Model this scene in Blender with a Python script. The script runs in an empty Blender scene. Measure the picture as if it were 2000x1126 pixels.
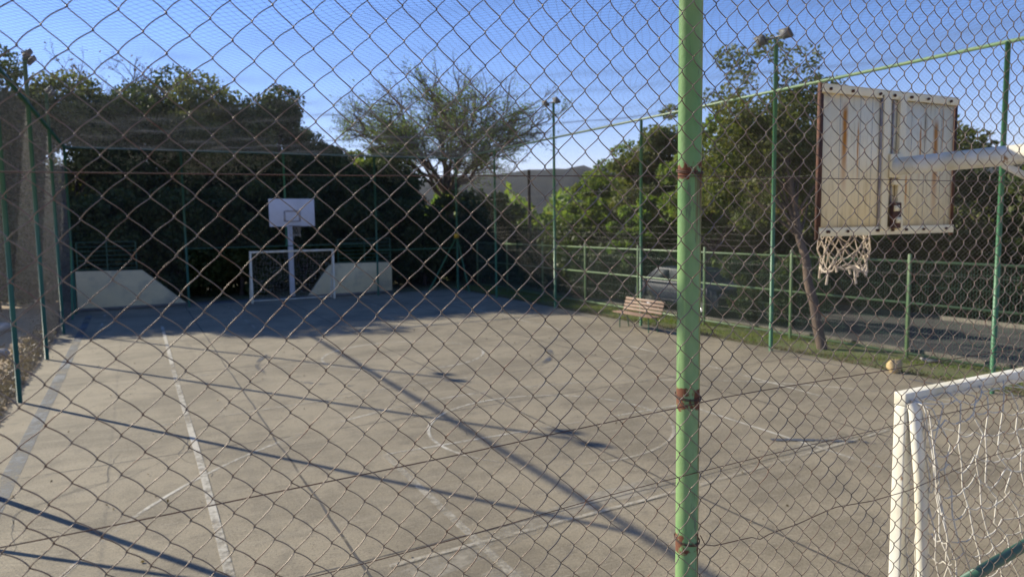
import bpy, math, random
import numpy as np
from mathutils import Matrix, Vector
random.seed(7); rng = np.random.default_rng(7)
S = bpy.context.scene
COL = S.collection
PI = math.pi

# ------------------------------------------------------------------ camera
FPX, YAW, PITCH, ROLL = 1408.05, 0.4830, 0.0923, -0.01482
cam = bpy.data.cameras.new('camera'); camo = bpy.data.objects.new('camera', cam); COL.objects.link(camo)
cam.sensor_width = 36; cam.lens = 36 * FPX / 2000; cam.clip_start = 0.05; cam.clip_end = 3000
fw = Vector((math.sin(YAW) * math.cos(PITCH), math.cos(YAW) * math.cos(PITCH), -math.sin(PITCH)))
rt = Vector((math.cos(YAW), -math.sin(YAW), 0)); up = rt.cross(fw)
r2 = math.cos(ROLL) * rt + math.sin(ROLL) * up; u2 = -math.sin(ROLL) * rt + math.cos(ROLL) * up
camo.matrix_world = Matrix(((r2.x, u2.x, -fw.x, 0), (r2.y, u2.y, -fw.y, 0), (r2.z, u2.z, -fw.z, 3.1), (0, 0, 0, 1)))
cam.dof.use_dof = True; cam.dof.focus_distance = 2.3; cam.dof.aperture_fstop = 4.2
S.camera = camo

# ------------------------------------------------------------------ light
SUN_EL = math.radians(27.0); SUN_AZ = math.radians(-32.3)      # azimuth from +Y towards +X
w = bpy.data.worlds.new('World'); S.world = w; w.use_nodes = True
nt = w.node_tree; bg = nt.nodes['Background']
sky = nt.nodes.new('ShaderNodeTexSky'); sky.sky_type = 'NISHITA'; sky.sun_disc = False
sky.sun_elevation = SUN_EL; sky.sun_rotation = SUN_AZ; sky.air_density = 1.0; sky.dust_density = 0.0; sky.ozone_density = 4.0
hs = nt.nodes.new('ShaderNodeHueSaturation'); hs.inputs['Saturation'].default_value = 1.16
tn = nt.nodes.new('ShaderNodeMix'); tn.data_type = 'RGBA'; tn.blend_type = 'MULTIPLY'; tn.inputs[0].default_value = 1.0; tn.inputs[7].default_value = (1.22, 0.925, 1.06, 1)
nt.links.new(sky.outputs[0], hs.inputs['Color']); nt.links.new(hs.outputs[0], tn.inputs[6]); nt.links.new(tn.outputs[2], bg.inputs[0]); bg.inputs[1].default_value = 0.10
sl = bpy.data.lights.new('sun', 'SUN'); sl.energy = 5.0; sl.angle = math.radians(0.53); sl.color = (1.0, 0.925, 0.75)
so = bpy.data.objects.new('sun', sl); COL.objects.link(so)
sd = Vector((math.sin(SUN_AZ) * math.cos(SUN_EL), math.cos(SUN_AZ) * math.cos(SUN_EL), math.sin(SUN_EL)))
so.rotation_euler = sd.to_track_quat('Z', 'Y').to_euler(); so.location = (-10, 20, 30)
S.view_settings.view_transform = 'Standard'; S.view_settings.look = 'None'
S.view_settings.exposure = 0.78; S.view_settings.gamma = 1.0
S.render.resolution_x = 1024; S.render.resolution_y = 576
S.cycles.max_bounces = 6; S.cycles.transparent_max_bounces = 12

# ------------------------------------------------------------------ materials
def mat(name, col, rough=0.8, metal=0.0, col2=None, scale=5.0, detail=6.0, bump=0.0, bscale=None, stretch=None, trans=0.0,
        contrast=(0.35, 0.65), col3=None, scale3=1.0, spec=None):
    m = bpy.data.materials.new(name); m.use_nodes = True; n = m.node_tree; L = n.links
    b = n.nodes['Principled BSDF']; b.inputs['Roughness'].default_value = rough; b.inputs['Metallic'].default_value = metal
    if spec is not None: b.inputs['Specular IOR Level'].default_value = spec
    tc = n.nodes.new('ShaderNodeTexCoord'); src = tc.outputs['Object']
    if stretch:
        mp = n.nodes.new('ShaderNodeMapping'); mp.inputs['Scale'].default_value = stretch; L.new(src, mp.inputs[0]); src = mp.outputs[0]
    cur = None
    def mixc(a, bcol, fac):
        mx = n.nodes.new('ShaderNodeMix'); mx.data_type = 'RGBA'
        if isinstance(a, tuple): mx.inputs[6].default_value = (*a, 1)
        else: L.new(a, mx.inputs[6])
        mx.inputs[7].default_value = (*bcol, 1); L.new(fac, mx.inputs[0]); return mx.outputs[2]
    def noise(sc, lo, hi, det=detail):
        nz = n.nodes.new('ShaderNodeTexNoise'); nz.inputs['Scale'].default_value = sc; nz.inputs['Detail'].default_value = det
        nz.inputs['Roughness'].default_value = 0.6; L.new(src, nz.inputs['Vector'])
        mr = n.nodes.new('ShaderNodeMapRange'); mr.inputs[1].default_value = lo; mr.inputs[2].default_value = hi; L.new(nz.outputs[0], mr.inputs[0])
        return mr.outputs[0], nz.outputs[0]
    c = col
    if col2:
        f, raw = noise(scale, *contrast); c = mixc(c, col2, f)
    if col3:
        f, raw = noise(scale3, 0.5, 0.72); c = mixc(c, col3, f)
    if isinstance(c, tuple): b.inputs['Base Color'].default_value = (*c, 1)
    else: L.new(c, b.inputs['Base Color'])
    if bump:
        f, raw = noise(bscale or scale * 3, 0, 1)
        bp = n.nodes.new('ShaderNodeBump'); bp.inputs['Strength'].default_value = bump; bp.inputs['Distance'].default_value = 0.02
        L.new(raw, bp.inputs['Height']); L.new(bp.outputs[0], b.inputs['Normal'])
    if trans:
        out = n.nodes['Material Output']; t = n.nodes.new('ShaderNodeBsdfTranslucent')
        if isinstance(c, tuple): t.inputs[0].default_value = (*c, 1)
        else:
            g = n.nodes.new('ShaderNodeMix'); g.data_type = 'RGBA'; g.blend_type = 'MULTIPLY'; g.inputs[0].default_value = 1
            g.inputs[7].default_value = (1.5, 1.6, 0.8, 1); L.new(c, g.inputs[6]); L.new(g.outputs[2], t.inputs[0])
        ms = n.nodes.new('ShaderNodeMixShader'); ms.inputs[0].default_value = trans
        L.new(b.outputs[0], ms.inputs[1]); L.new(t.outputs[0], ms.inputs[2]); L.new(ms.outputs[0], out.inputs[0])
    return m

def court_mat():
    m = bpy.data.materials.new('court_concrete'); m.use_nodes = True; n = m.node_tree; L = n.links
    b = n.nodes['Principled BSDF']; b.inputs['Roughness'].default_value = 0.85; b.inputs['Specular IOR Level'].default_value = 0.3
    tc = n.nodes.new('ShaderNodeTexCoord'); src = tc.outputs['Object']
    def mapped(sc, rot=0):
        mp = n.nodes.new('ShaderNodeMapping'); mp.inputs['Scale'].default_value = sc; mp.inputs['Rotation'].default_value = (0, 0, rot); L.new(src, mp.inputs[0]); return mp.outputs[0]
    def nz(v, sc, lo, hi, det=8, ro=0.6):
        t = n.nodes.new('ShaderNodeTexNoise'); t.inputs['Scale'].default_value = sc; t.inputs['Detail'].default_value = det; t.inputs['Roughness'].default_value = ro
        L.new(v, t.inputs['Vector']); mr = n.nodes.new('ShaderNodeMapRange'); mr.inputs[1].default_value = lo; mr.inputs[2].default_value = hi
        L.new(t.outputs[0], mr.inputs[0]); return mr.outputs[0], t.outputs[0]
    def mix(a, c2, f, k=1.0):
        mx = n.nodes.new('ShaderNodeMix'); mx.data_type = 'RGBA'
        if isinstance(a, tuple): mx.inputs[6].default_value = (*a, 1)
        else: L.new(a, mx.inputs[6])
        mx.inputs[7].default_value = (*c2, 1)
        if k != 1.0:
            mm = n.nodes.new('ShaderNodeMath'); mm.operation = 'MULTIPLY'; mm.inputs[1].default_value = k; L.new(f, mm.inputs[0]); f = mm.outputs[0]
        L.new(f, mx.inputs[0]); return mx.outputs[2]
    c = (0.280, 0.236, 0.163)
    f, _ = nz(src, 0.55, 0.42, 0.60); c = mix(c, (0.185, 0.156, 0.108), f)
    f, _ = nz(mapped((0.25, 3.2, 1), 0.35), 1.4, 0.5, 0.75); c = mix(c, (0.30, 0.26, 0.19), f, 0.7)
    f, _ = nz(src, 3.1, 0.52, 0.70); c = mix(c, (0.14, 0.12, 0.088), f, 0.7)
    f, _ = nz(mapped((1, 5, 1), 1.2), 2.3, 0.6, 0.72); c = mix(c, (0.35, 0.305, 0.23), f, 0.65)
    f, sp = nz(src, 60, 0.52, 0.66, 4, 0.8); c = mix(c, (0.055, 0.047, 0.035), f, 0.85)
    f, sp2 = nz(src, 75, 0.58, 0.68, 3, 0.8); c = mix(c, (0.42, 0.375, 0.28), f, 0.8)
    f, _ = nz(src, 14, 0.66, 0.72, 3); c = mix(c, (0.10, 0.09, 0.08), f, 0.5)
    f, _ = nz(src, 26, 0.53, 0.68, 6, 0.85); c = mix(c, (0.07, 0.058, 0.043), f, 0.9)
    f, _ = nz(mapped((1, 1, 1), 0.6), 31, 0.56, 0.68, 6, 0.85); c = mix(c, (0.52, 0.45, 0.34), f, 0.75)
    f, _ = nz(mapped((0.6, 7, 1), 0.12), 6, 0.52, 0.7, 6, .7); c = mix(c, (0.31, 0.27, 0.2), f, 0.45)
    L.new(c, b.inputs['Base Color'])
    bp = n.nodes.new('ShaderNodeBump'); bp.inputs['Strength'].default_value = 0.5; bp.inputs['Distance'].default_value = 0.004
    L.new(sp, bp.inputs['Height']); L.new(bp.outputs[0], b.inputs['Normal'])
    return m

def paint_mat(name, col, lo, hi, sc=9.0):
    """worn floor paint: bare floor shows through where it has worn off"""
    m = bpy.data.materials.new(name); m.use_nodes = True; n = m.node_tree; L = n.links
    b = n.nodes['Principled BSDF']; b.inputs['Base Color'].default_value = (*col, 1); b.inputs['Roughness'].default_value = 0.7
    out = n.nodes['Material Output']; tc = n.nodes.new('ShaderNodeTexCoord')
    nz = n.nodes.new('ShaderNodeTexNoise'); nz.inputs['Scale'].default_value = sc; nz.inputs['Detail'].default_value = 8; nz.inputs['Roughness'].default_value = 0.75
    L.new(tc.outputs['Object'], nz.inputs['Vector'])
    n2 = n.nodes.new('ShaderNodeTexNoise'); n2.inputs['Scale'].default_value = 0.7; L.new(tc.outputs['Object'], n2.inputs['Vector'])
    ad = n.nodes.new('ShaderNodeMath'); ad.operation = 'ADD'; L.new(nz.outputs[0], ad.inputs[0]); L.new(n2.outputs[0], ad.inputs[1])
    mr = n.nodes.new('ShaderNodeMapRange'); mr.inputs[1].default_value = lo; mr.inputs[2].default_value = hi; L.new(ad.outputs[0], mr.inputs[0])
    tr = n.nodes.new('ShaderNodeBsdfTransparent'); ms = n.nodes.new('ShaderNodeMixShader')
    L.new(mr.outputs[0], ms.inputs[0]); L.new(tr.outputs[0], ms.inputs[1]); L.new(b.outputs[0], ms.inputs[2]); L.new(ms.outputs[0], out.inputs[0])
    return m

def rusty_mat(name, base, base2, rust, bands=(), bandw=0.03, streak=False, thresh=0.62, vs=2.0, streaks=(), side=None):
    """painted steel with rust blooms; bands = heights where a tie wire has rusted the paint through"""
    m = bpy.data.materials.new(name); m.use_nodes = True; n = m.node_tree; L = n.links
    b = n.nodes['Principled BSDF']; b.inputs['Roughness'].default_value = 0.55
    tc = n.nodes.new('ShaderNodeTexCoord'); src = tc.outputs['Object']
    def noise(sc, v, det=6):
        t = n.nodes.new('ShaderNodeTexNoise'); t.inputs['Scale'].default_value = sc; t.inputs['Detail'].default_value = det; t.inputs['Roughness'].default_value = 0.65
        L.new(v, t.inputs['Vector']); return t.outputs[0]
    def mp(sc):
        q = n.nodes.new('ShaderNodeMapping'); q.inputs['Scale'].default_value = sc; L.new(src, q.inputs[0]); return q.outputs[0]
    def rng_(v, a, c):
        q = n.nodes.new('ShaderNodeMapRange'); q.inputs[1].default_value = a; q.inputs[2].default_value = c; L.new(v, q.inputs[0]); return q.outputs[0]
    def mth(op, a, c):
        q = n.nodes.new('ShaderNodeMath'); q.operation = op
        for i, v in enumerate((a, c)):
            if isinstance(v, (int, float)): q.inputs[i].default_value = v
            else: L.new(v, q.inputs[i])
        return q.outputs[0]
    def mix(a, c2, f):
        mx = n.nodes.new('ShaderNodeMix'); mx.data_type = 'RGBA'
        if isinstance(a, tuple): mx.inputs[6].default_value = (*a, 1)
        else: L.new(a, mx.inputs[6])
        mx.inputs[7].default_value = (*c2, 1); L.new(f, mx.inputs[0]); return mx.outputs[2]
    c = mix(base, base2, rng_(noise(3.0, mp((1, 1, 0.35))), 0.4, 0.65))
    f = rng_(noise(9.0 * vs / 2, mp((1, 1, 0.18 if streak else 0.5))), thresh, thresh + 0.05)
    if bands:
        sx = n.nodes.new('ShaderNodeSeparateXYZ'); L.new(src, sx.inputs[0]); wob = mth('MULTIPLY', mth('SUBTRACT', noise(28, src), 0.5), 0.07)
        z = mth('ADD', sx.outputs[2], wob)
        for zb, wd in bands:
            d = mth('ABSOLUTE', mth('SUBTRACT', z, zb), 0); g = mth('MULTIPLY', rng_(d, wd, wd * 0.85), rng_(noise(19, mp((1, 1, .5))), 0.46, 0.51)); f = mth('MAXIMUM', f, g)
            # drip below the band
            dz = mth('SUBTRACT', zb, z); h = mth('MULTIPLY', rng_(dz, 0.26, 0.0), rng_(dz, -0.01, 0.0))
            st = rng_(noise(26, mp((1, 1, 0.03))), 0.52, 0.60); f = mth('MAXIMUM', f, mth('MULTIPLY', h, st))
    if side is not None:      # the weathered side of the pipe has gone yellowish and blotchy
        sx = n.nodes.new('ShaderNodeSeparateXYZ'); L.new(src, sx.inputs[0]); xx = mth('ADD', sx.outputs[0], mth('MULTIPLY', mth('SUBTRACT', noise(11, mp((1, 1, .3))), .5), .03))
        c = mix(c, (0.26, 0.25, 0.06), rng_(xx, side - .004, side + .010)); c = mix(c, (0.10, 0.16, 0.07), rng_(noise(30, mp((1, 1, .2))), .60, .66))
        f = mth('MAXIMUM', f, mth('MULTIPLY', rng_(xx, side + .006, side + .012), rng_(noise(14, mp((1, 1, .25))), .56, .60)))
    if streaks:
        c = mix(c, (base[0] * .70, base[1] * .68, base[2] * .62), rng_(noise(5.0, mp((3.5, 1, 0.5))), 0.52, 0.75))
        c = mix(c, (0.50, 0.33, 0.12), rng_(noise(3.5, mp((5, 1, 0.25))), 0.60, 0.72))
        sx = n.nodes.new('ShaderNodeSeparateXYZ'); L.new(src, sx.inputs[0]); wx = mth('ADD', sx.outputs[0], mth('MULTIPLY', mth('SUBTRACT', noise(9, mp((1, 1, .6))), .5), .03))
        for (xs_, zt, zb, wd) in streaks:
            dx_ = mth('ABSOLUTE', mth('SUBTRACT', wx, xs_), 0); zz = mth('MULTIPLY', rng_(sx.outputs[2], zb, zb + (zt - zb) * .55), rng_(sx.outputs[2], zt, zt - .10))
            f = mth('MAXIMUM', f, mth('MULTIPLY', rng_(dx_, wd, wd * .25), zz))
    c = mix(c, rust, f)
    L.new(c, b.inputs['Base Color'])
    rr = n.nodes.new('ShaderNodeMapRange'); rr.inputs[3].default_value = 0.45; rr.inputs[4].default_value = 0.9; L.new(f, rr.inputs[0]); L.new(rr.outputs[0], b.inputs['Roughness'])
    bp = n.nodes.new('ShaderNodeBump'); bp.inputs['Strength'].default_value = 0.35; bp.inputs['Distance'].default_value = 0.003
    L.new(noise(60, src), bp.inputs['Height']); L.new(bp.outputs[0], b.inputs['Normal'])
    return m

M = {}
M['court'] = court_mat()
M['line'] = paint_mat('white_floor_paint', (0.49, 0.455, 0.375), 0.83, 1.16)
M['line_old'] = paint_mat('old_white_floor_paint', (0.40, 0.36, 0.28), 0.84, 1.2)
M['wide'] = paint_mat('wide_white_floor_paint', (0.43, 0.395, 0.32), 0.80, 1.10, 7)
M['blue'] = paint_mat('faded_blue_floor_paint', (0.115, 0.125, 0.135), 0.80, 1.15, 7)
M['bluedark'] = paint_mat('worn_blue_floor_paint', (0.07, 0.078, 0.095), 1.0, 1.10, 12)
M['joint'] = paint_mat('joint_filler', (0.06, 0.053, 0.045), 0.75, 1.05, 5)
M['patch'] = paint_mat('cement_patch', (0.29, 0.255, 0.19), 0.85, 1.2, 6)
M['dirt'] = mat('dry_dirt', (0.36, 0.25, 0.13), 0.95, col2=(0.24, 0.17, 0.10), scale=2.5, bump=0.6, col3=(0.42, 0.34, 0.22), scale3=5)
M['ground'] = mat('soil_and_turf', (0.10, 0.11, 0.035), 0.95, col2=(0.16, 0.12, 0.06), scale=0.8, bump=0.6, col3=(0.05, 0.08, 0.02), scale3=3)
M['turf'] = mat('turf_soil', (0.13, 0.12, 0.05), 0.95, col2=(0.09, 0.13, 0.03), scale=1.5, bump=0.6, bscale=40, col3=(0.17, 0.12, 0.07), scale3=4)
M['asphalt'] = mat('asphalt', (0.06, 0.056, 0.053), 0.9, col2=(0.042, 0.04, 0.038), scale=1.2, bump=0.4, bscale=80, col3=(0.085, 0.076, 0.067), scale3=0.6)
M['kerb'] = mat('kerb_concrete', (0.13, 0.115, 0.095), 0.9, col2=(0.08, 0.072, 0.06), scale=4, bump=0.4)
M['wire'] = mat('weathered_wire', (0.145, 0.11, 0.08), 0.42, 0.4, col2=(0.225, 0.18, 0.14), scale=16, col3=(0.13, 0.055, 0.028), scale3=9)
M['farwire'] = mat('galvanised_wire', (0.30, 0.29, 0.275), 0.5, 0.2, col2=(0.22, 0.205, 0.19), scale=3)
M['sidewire'] = mat('dull_side_wire', (0.15, 0.14, 0.13), 0.6, 0.2, col2=(0.10, 0.09, 0.08), scale=3)
M['tie'] = mat('rusty_tie_wire', (0.07, 0.045, 0.035), 0.7, 0.2, col2=(0.11, 0.05, 0.03), scale=20)
M['twine'] = mat('net_twine', (0.07, 0.075, 0.08), 0.8, col2=(0.11, 0.11, 0.105), scale=2)
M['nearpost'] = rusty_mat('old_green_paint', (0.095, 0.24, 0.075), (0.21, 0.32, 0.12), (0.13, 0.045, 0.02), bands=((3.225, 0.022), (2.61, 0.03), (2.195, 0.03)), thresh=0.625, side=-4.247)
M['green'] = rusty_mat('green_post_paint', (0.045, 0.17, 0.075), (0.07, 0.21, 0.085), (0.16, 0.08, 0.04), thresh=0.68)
M['greenshade'] = rusty_mat('shaded_green_paint', (0.022, 0.09, 0.048), (0.035, 0.12, 0.058), (0.09, 0.05, 0.03), thresh=0.68)  # post green darkened: shade on the left and back fences put into the colour
M['lgreen'] = rusty_mat('light_green_paint', (0.11, 0.20, 0.085), (0.15, 0.22, 0.09), (0.2, 0.12, 0.06), thresh=0.66)
M['dgreen'] = mat('dark_green_paint', (0.035, 0.10, 0.06), 0.5, col2=(0.05, 0.14, 0.08), scale=3)
M['white'] = rusty_mat('goal_white_paint', (0.74, 0.71, 0.61), (0.58, 0.52, 0.36), (0.30, 0.17, 0.08), thresh=0.64, vs=3)
M['board'] = rusty_mat('weathered_board_paint', (0.88, 0.73, 0.44), (0.90, 0.79, 0.54), (0.50, 0.19, 0.025), streak=True, thresh=0.70, vs=1.6, streaks=((-.60, 4.05, 3.22, .045), (-.43, 3.9, 3.3, .014), (.40, 3.95, 3.35, .016), (.62, 3.98, 3.02, .05), (.22, 3.5, 3.1, .018), (-.88, 4.0, 3.0, .02), (.72, 4.1, 3.5, .010)))
M['frame'] = rusty_mat('board_frame_paint', (0.88, 0.76, 0.48), (0.80, 0.68, 0.43), (0.17, 0.06, 0.03), thresh=0.66, vs=3)
M['rust'] = mat('rusty_steel', (0.055, 0.030, 0.025), 0.85, 0.2, col2=(0.12, 0.05, 0.028), scale=14, bump=0.5)
M['farboard'] = mat('pale_grey_board', (0.62, 0.62, 0.66), 0.6, col2=(0.55, 0.55, 0.57), scale=2)
M['mark'] = mat('faded_board_marking', (0.22, 0.20, 0.22), 0.7, col2=(0.4, 0.36, 0.33), scale=6)
M['cord'] = mat('white_net_cord', (0.70, 0.67, 0.60), 0.9, col2=(0.52, 0.47, 0.38), scale=6)
M['hoopcord'] = mat('frayed_net_cord', (0.56, 0.48, 0.38), 0.95, col2=(0.42, 0.34, 0.25), scale=9)
M['cream'] = mat('cream_wall_paint', (0.72, 0.60, 0.36), 0.85, col2=(0.60, 0.51, 0.32), scale=1.4, bump=0.2, bscale=20, col3=(0.36, 0.33, 0.25), scale3=1.3)
M['plinth'] = mat('grey_plinth', (0.2, 0.19, 0.17), 0.9, col2=(0.14, 0.13, 0.12), scale=3)
M['wood'] = mat('bench_wood', (0.20, 0.115, 0.075), 0.65, col2=(0.28, 0.18, 0.12), scale=6, stretch=(6, 0.4, 6))
M['bark'] = mat('bark', (0.17, 0.12, 0.085), 0.95, col2=(0.09, 0.065, 0.05), scale=5, bump=0.8, stretch=(1, 1, 0.3))
M['barkdark'] = mat('dark_bark', (0.075, 0.055, 0.045), 0.95, col2=(0.05, 0.037, 0.03), scale=5, bump=0.5, stretch=(1, 1, 0.3))
M['twig'] = mat('grey_twig', (0.12, 0.095, 0.085), 0.95, col2=(0.08, 0.06, 0.055), scale=2)
def leafm(n, a, b_, c, tr=0.35, sc=1.1): return mat(n, a, 0.6, col2=b_, scale=sc, detail=3, col3=c, scale3=sc * 2.3, trans=tr, contrast=(0.42, 0.58), spec=0.25)
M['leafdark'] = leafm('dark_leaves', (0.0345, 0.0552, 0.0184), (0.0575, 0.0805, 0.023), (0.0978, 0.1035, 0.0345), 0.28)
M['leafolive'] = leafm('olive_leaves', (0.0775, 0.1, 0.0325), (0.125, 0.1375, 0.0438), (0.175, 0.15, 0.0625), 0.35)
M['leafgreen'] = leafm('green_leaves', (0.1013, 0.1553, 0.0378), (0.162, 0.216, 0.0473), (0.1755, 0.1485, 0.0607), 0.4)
M['leafbright'] = leafm('bright_leaves', (0.125, 0.185, 0.04), (0.085, 0.14, 0.03), (0.17, 0.21, 0.05), 0.45)
M['leafdry'] = leafm('dry_leaves', (0.16, 0.115, 0.07), (0.10, 0.075, 0.045), (0.2, 0.15, 0.09), 0.2)
M['grass'] = leafm('grass_blades', (0.12, 0.19, 0.03), (0.17, 0.20, 0.05), (0.22, 0.19, 0.08), 0.35)
M['hill'] = mat('wooded_hill', (0.021, 0.028, 0.032), 1.0, col2=(0.013, 0.018, 0.023), scale=0.05, detail=12, col3=(0.032, 0.034, 0.030), scale3=0.09)  # bluish tint stands in for distance haze
M['carpaint'] = mat('dark_blue_car_paint', (0.012, 0.018, 0.045), 0.5, 0.0, spec=0.3)
M['glass'] = mat('car_glass', (0.03, 0.035, 0.04), 0.45, spec=0.15, col2=(0.09, 0.10, 0.11), scale=2)
M['tyre'] = mat('tyre_rubber', (0.02, 0.02, 0.02), 0.9)
M['rim'] = mat('wheel_rim', (0.4, 0.4, 0.42), 0.3, 0.8)
M['lamp'] = mat('floodlight_housing', (0.11, 0.105, 0.095), 0.5, 0.4, col2=(0.08, 0.075, 0.07), scale=8)
M['lampglass'] = mat('floodlight_glass', (0.16, 0.165, 0.17), 0.4)
M['yellow'] = mat('yellow_tag', (0.75, 0.42, 0.03), 0.6)
M['stone'] = mat('pale_stone', (0.62, 0.45, 0.22), 0.9, col2=(0.5, 0.36, 0.18), scale=8, bump=0.5)
M['rubble'] = mat('grey_rubble', (0.42, 0.40, 0.37), 0.95, col2=(0.3, 0.27, 0.23), scale=3, bump=0.7)
M['terrace'] = mat('terrace_paving', (0.3, 0.28, 0.25), 0.9, col2=(0.22, 0.2, 0.18), scale=3)

# ------------------------------------------------------------------ mesh helpers
class G:
    """collects quads (tris are quads with a repeated last index)"""
    def __init__(s): s.V = []; s.F = []; s.n = 0
    def add(s, V, F):
        V = np.asarray(V, float).reshape(-1, 3); s.V.append(V); s.F.append(np.asarray(F, np.int64) + s.n); s.n += len(V); return s
    def arrays(s): return np.concatenate(s.V), np.concatenate(s.F)
def box(g, c, size, rz=0.0, ry=0.0, rx=0.0):
    v = np.array([[x, y, z] for x in (-.5, .5) for y in (-.5, .5) for z in (-.5, .5)]) * np.array(size)
    R = np.array(Matrix.Rotation(rz, 3, 'Z') @ Matrix.Rotation(ry, 3, 'Y') @ Matrix.Rotation(rx, 3, 'X'))
    g.add(v @ R.T + np.array(c), [[0, 1, 3, 2], [4, 6, 7, 5], [0, 4, 5, 1], [2, 3, 7, 6], [0, 2, 6, 4], [1, 5, 7, 3]]); return g
def tubes(g, P, r, k=5, caps=False):
    """P: (m,n,3) polylines, r scalar or (m,n)"""
    P = np.asarray(P, float)
    if P.ndim == 2: P = P[None]
    m, n, _ = P.shape
    R = np.broadcast_to(np.asarray(r, float), (m, n)) if np.ndim(r) != 1 else np.broadcast_to(np.asarray(r, float)[None, :], (m, n))
    T = np.empty_like(P); T[:, 1:-1] = P[:, 2:] - P[:, :-2]; T[:, 0] = P[:, 1] - P[:, 0]; T[:, -1] = P[:, -1] - P[:, -2]
    T /= np.linalg.norm(T, axis=2, keepdims=True) + 1e-12
    D = P[:, -1] - P[:, 0]; D /= np.linalg.norm(D, axis=1, keepdims=True) + 1e-12
    ref = np.where(np.abs(D[:, 2:3]) > 0.8, np.array([[0, 1., 0]]), np.array([[0, 0, 1.]]))
    A = np.cross(T, ref[:, None, :]); A /= np.linalg.norm(A, axis=2, keepdims=True) + 1e-12
    B = np.cross(T, A)
    an = np.arange(k) * 2 * PI / k + PI / 4
    V = P[:, :, None, :] + R[:, :, None, None] * (np.cos(an)[None, None, :, None] * A[:, :, None, :] + np.sin(an)[None, None, :, None] * B[:, :, None, :])
    idx = np.arange(m * n * k).reshape(m, n, k); nx = np.roll(idx, -1, axis=2)
    F = np.stack([idx[:, :-1], nx[:, :-1], nx[:, 1:], idx[:, 1:]], axis=-1).reshape(-1, 4)
    if caps:
        ex = []
        for q in (idx[:, 0], idx[:, -1][:, ::-1]):
            for j in range(1, k - 1): ex.append(np.stack([q[:, 0], q[:, j], q[:, j + 1], q[:, j + 1]], axis=-1))
        F = np.concatenate([F] + ex)
    g.add(V.reshape(-1, 3), F); return g
def cyl(g, a, b, r, k=16, r2=None): return tubes(g, [[a, b]], np.array([r, r if r2 is None else r2]), k, True)
def ring(g, c, R, r, ax='z', n=32, k=8):
    t = np.linspace(0, 2 * PI, n + 1); z = np.zeros_like(t)
    P = {'z': np.stack([R * np.cos(t), R * np.sin(t), z], 1), 'y': np.stack([R * np.cos(t), z, R * np.sin(t)], 1), 'x': np.stack([z, R * np.cos(t), R * np.sin(t)], 1)}[ax]
    return tubes(g, P + np.array(c), r, k)
def prism(g, prof, y0, y1, axis='y'):
    """extrude a polygon (list of (x,z)) from y0 to y1"""
    n = len(prof); 
    def pt(a, b_, y): return (a, y, b_) if axis == 'y' else (y, a, b_)
    V = [pt(a, b_, y0) for a, b_ in prof] + [pt(a, b_, y1) for a, b_ in prof]
    F = [[i, (i + 1) % n, n + (i + 1) % n, n + i] for i in range(n)]
    for j in range(1, n - 1): F.append([0, j + 1, j, j]); F.append([n, n + j, n + j + 1, n + j + 1])
    g.add(V, F); return g
def mesh_of(name, g, m, smooth=False):
    V, F = g.arrays(); me = bpy.data.meshes.new(name)
    tri = F[:, 2] == F[:, 3]; nq = len(F); tot = np.where(tri, 3, 4)
    starts = np.concatenate([[0], np.cumsum(tot)[:-1]])
    flat = F.reshape(-1)[np.concatenate([np.ones((nq, 3), bool), (~tri)[:, None]], axis=1).reshape(-1)]
    me.vertices.add(len(V)); me.vertices.foreach_set('co', V.astype(np.float32).ravel())
    me.loops.add(len(flat)); me.loops.foreach_set('vertex_index', flat.astype(np.int32))
    me.polygons.add(nq); me.polygons.foreach_set('loop_start', starts.astype(np.int32)); me.polygons.foreach_set('loop_total', tot.astype(np.int32))
    if smooth: me.polygons.foreach_set('use_smooth', np.ones(nq, bool))
    me.update(calc_edges=True); me.validate()
    me.materials.append(m); return me
def tag(o, label=None, cat=None, group=None, kind=None):
    if label: o['label'] = label
    if cat: o['category'] = cat
    if group: o['group'] = group
    if kind: o['kind'] = kind
    return o
def thing(name, base, label, cat, group=None):
    o = bpy.data.objects.new(name, None); COL.objects.link(o); o.location = base; o.empty_display_size = 0.3
    tag(o, label, cat, group); o['_b'] = 0; del o['_b']; return o
def part(name, g, m, par=None, smooth=False, bevel=0.0, label=None):
    """geometry given in world coordinates; stored relative to the thing's base"""
    base = np.zeros(3); q = par
    while q is not None: base = base + np.array(q.location); q = q.parent
    V, F = g.arrays(); g2 = G(); g2.add(V - base, F)
    o = bpy.data.objects.new(name, mesh_of(name, g2, m, smooth)); COL.objects.link(o)
    if par is not None: o.parent = par
    if bevel:
        b = o.modifiers.new('bevel', 'BEVEL'); b.width = bevel; b.segments = 2; b.limit_method = 'ANGLE'
    if label: o['label'] = label
    return o
def single(name, g, m, base, label, cat, group=None, smooth=False, bevel=0.0):
    V, F = g.arrays(); g2 = G(); g2.add(V - np.array(base), F)
    o = bpy.data.objects.new(name, mesh_of(name, g2, m, smooth)); COL.objects.link(o); o.location = base
    if bevel:
        b = o.modifiers.new('bevel', 'BEVEL'); b.width = bevel; b.segments = 2; b.limit_method = 'ANGLE'
    return tag(o, label, cat, group)
def structure(name, g, m, kind='structure', smooth=False, label=None):
    o = bpy.data.objects.new(name, mesh_of(name, g, m, smooth)); COL.objects.link(o); o['kind'] = kind
    if label: o['label'] = label
    return o
def copy_tree(o, parent=None):
    c = o.copy(); COL.objects.link(c)
    if parent is not None: c.parent = parent
    for ch in list(o.children): copy_tree(ch, c)
    return c
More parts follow.
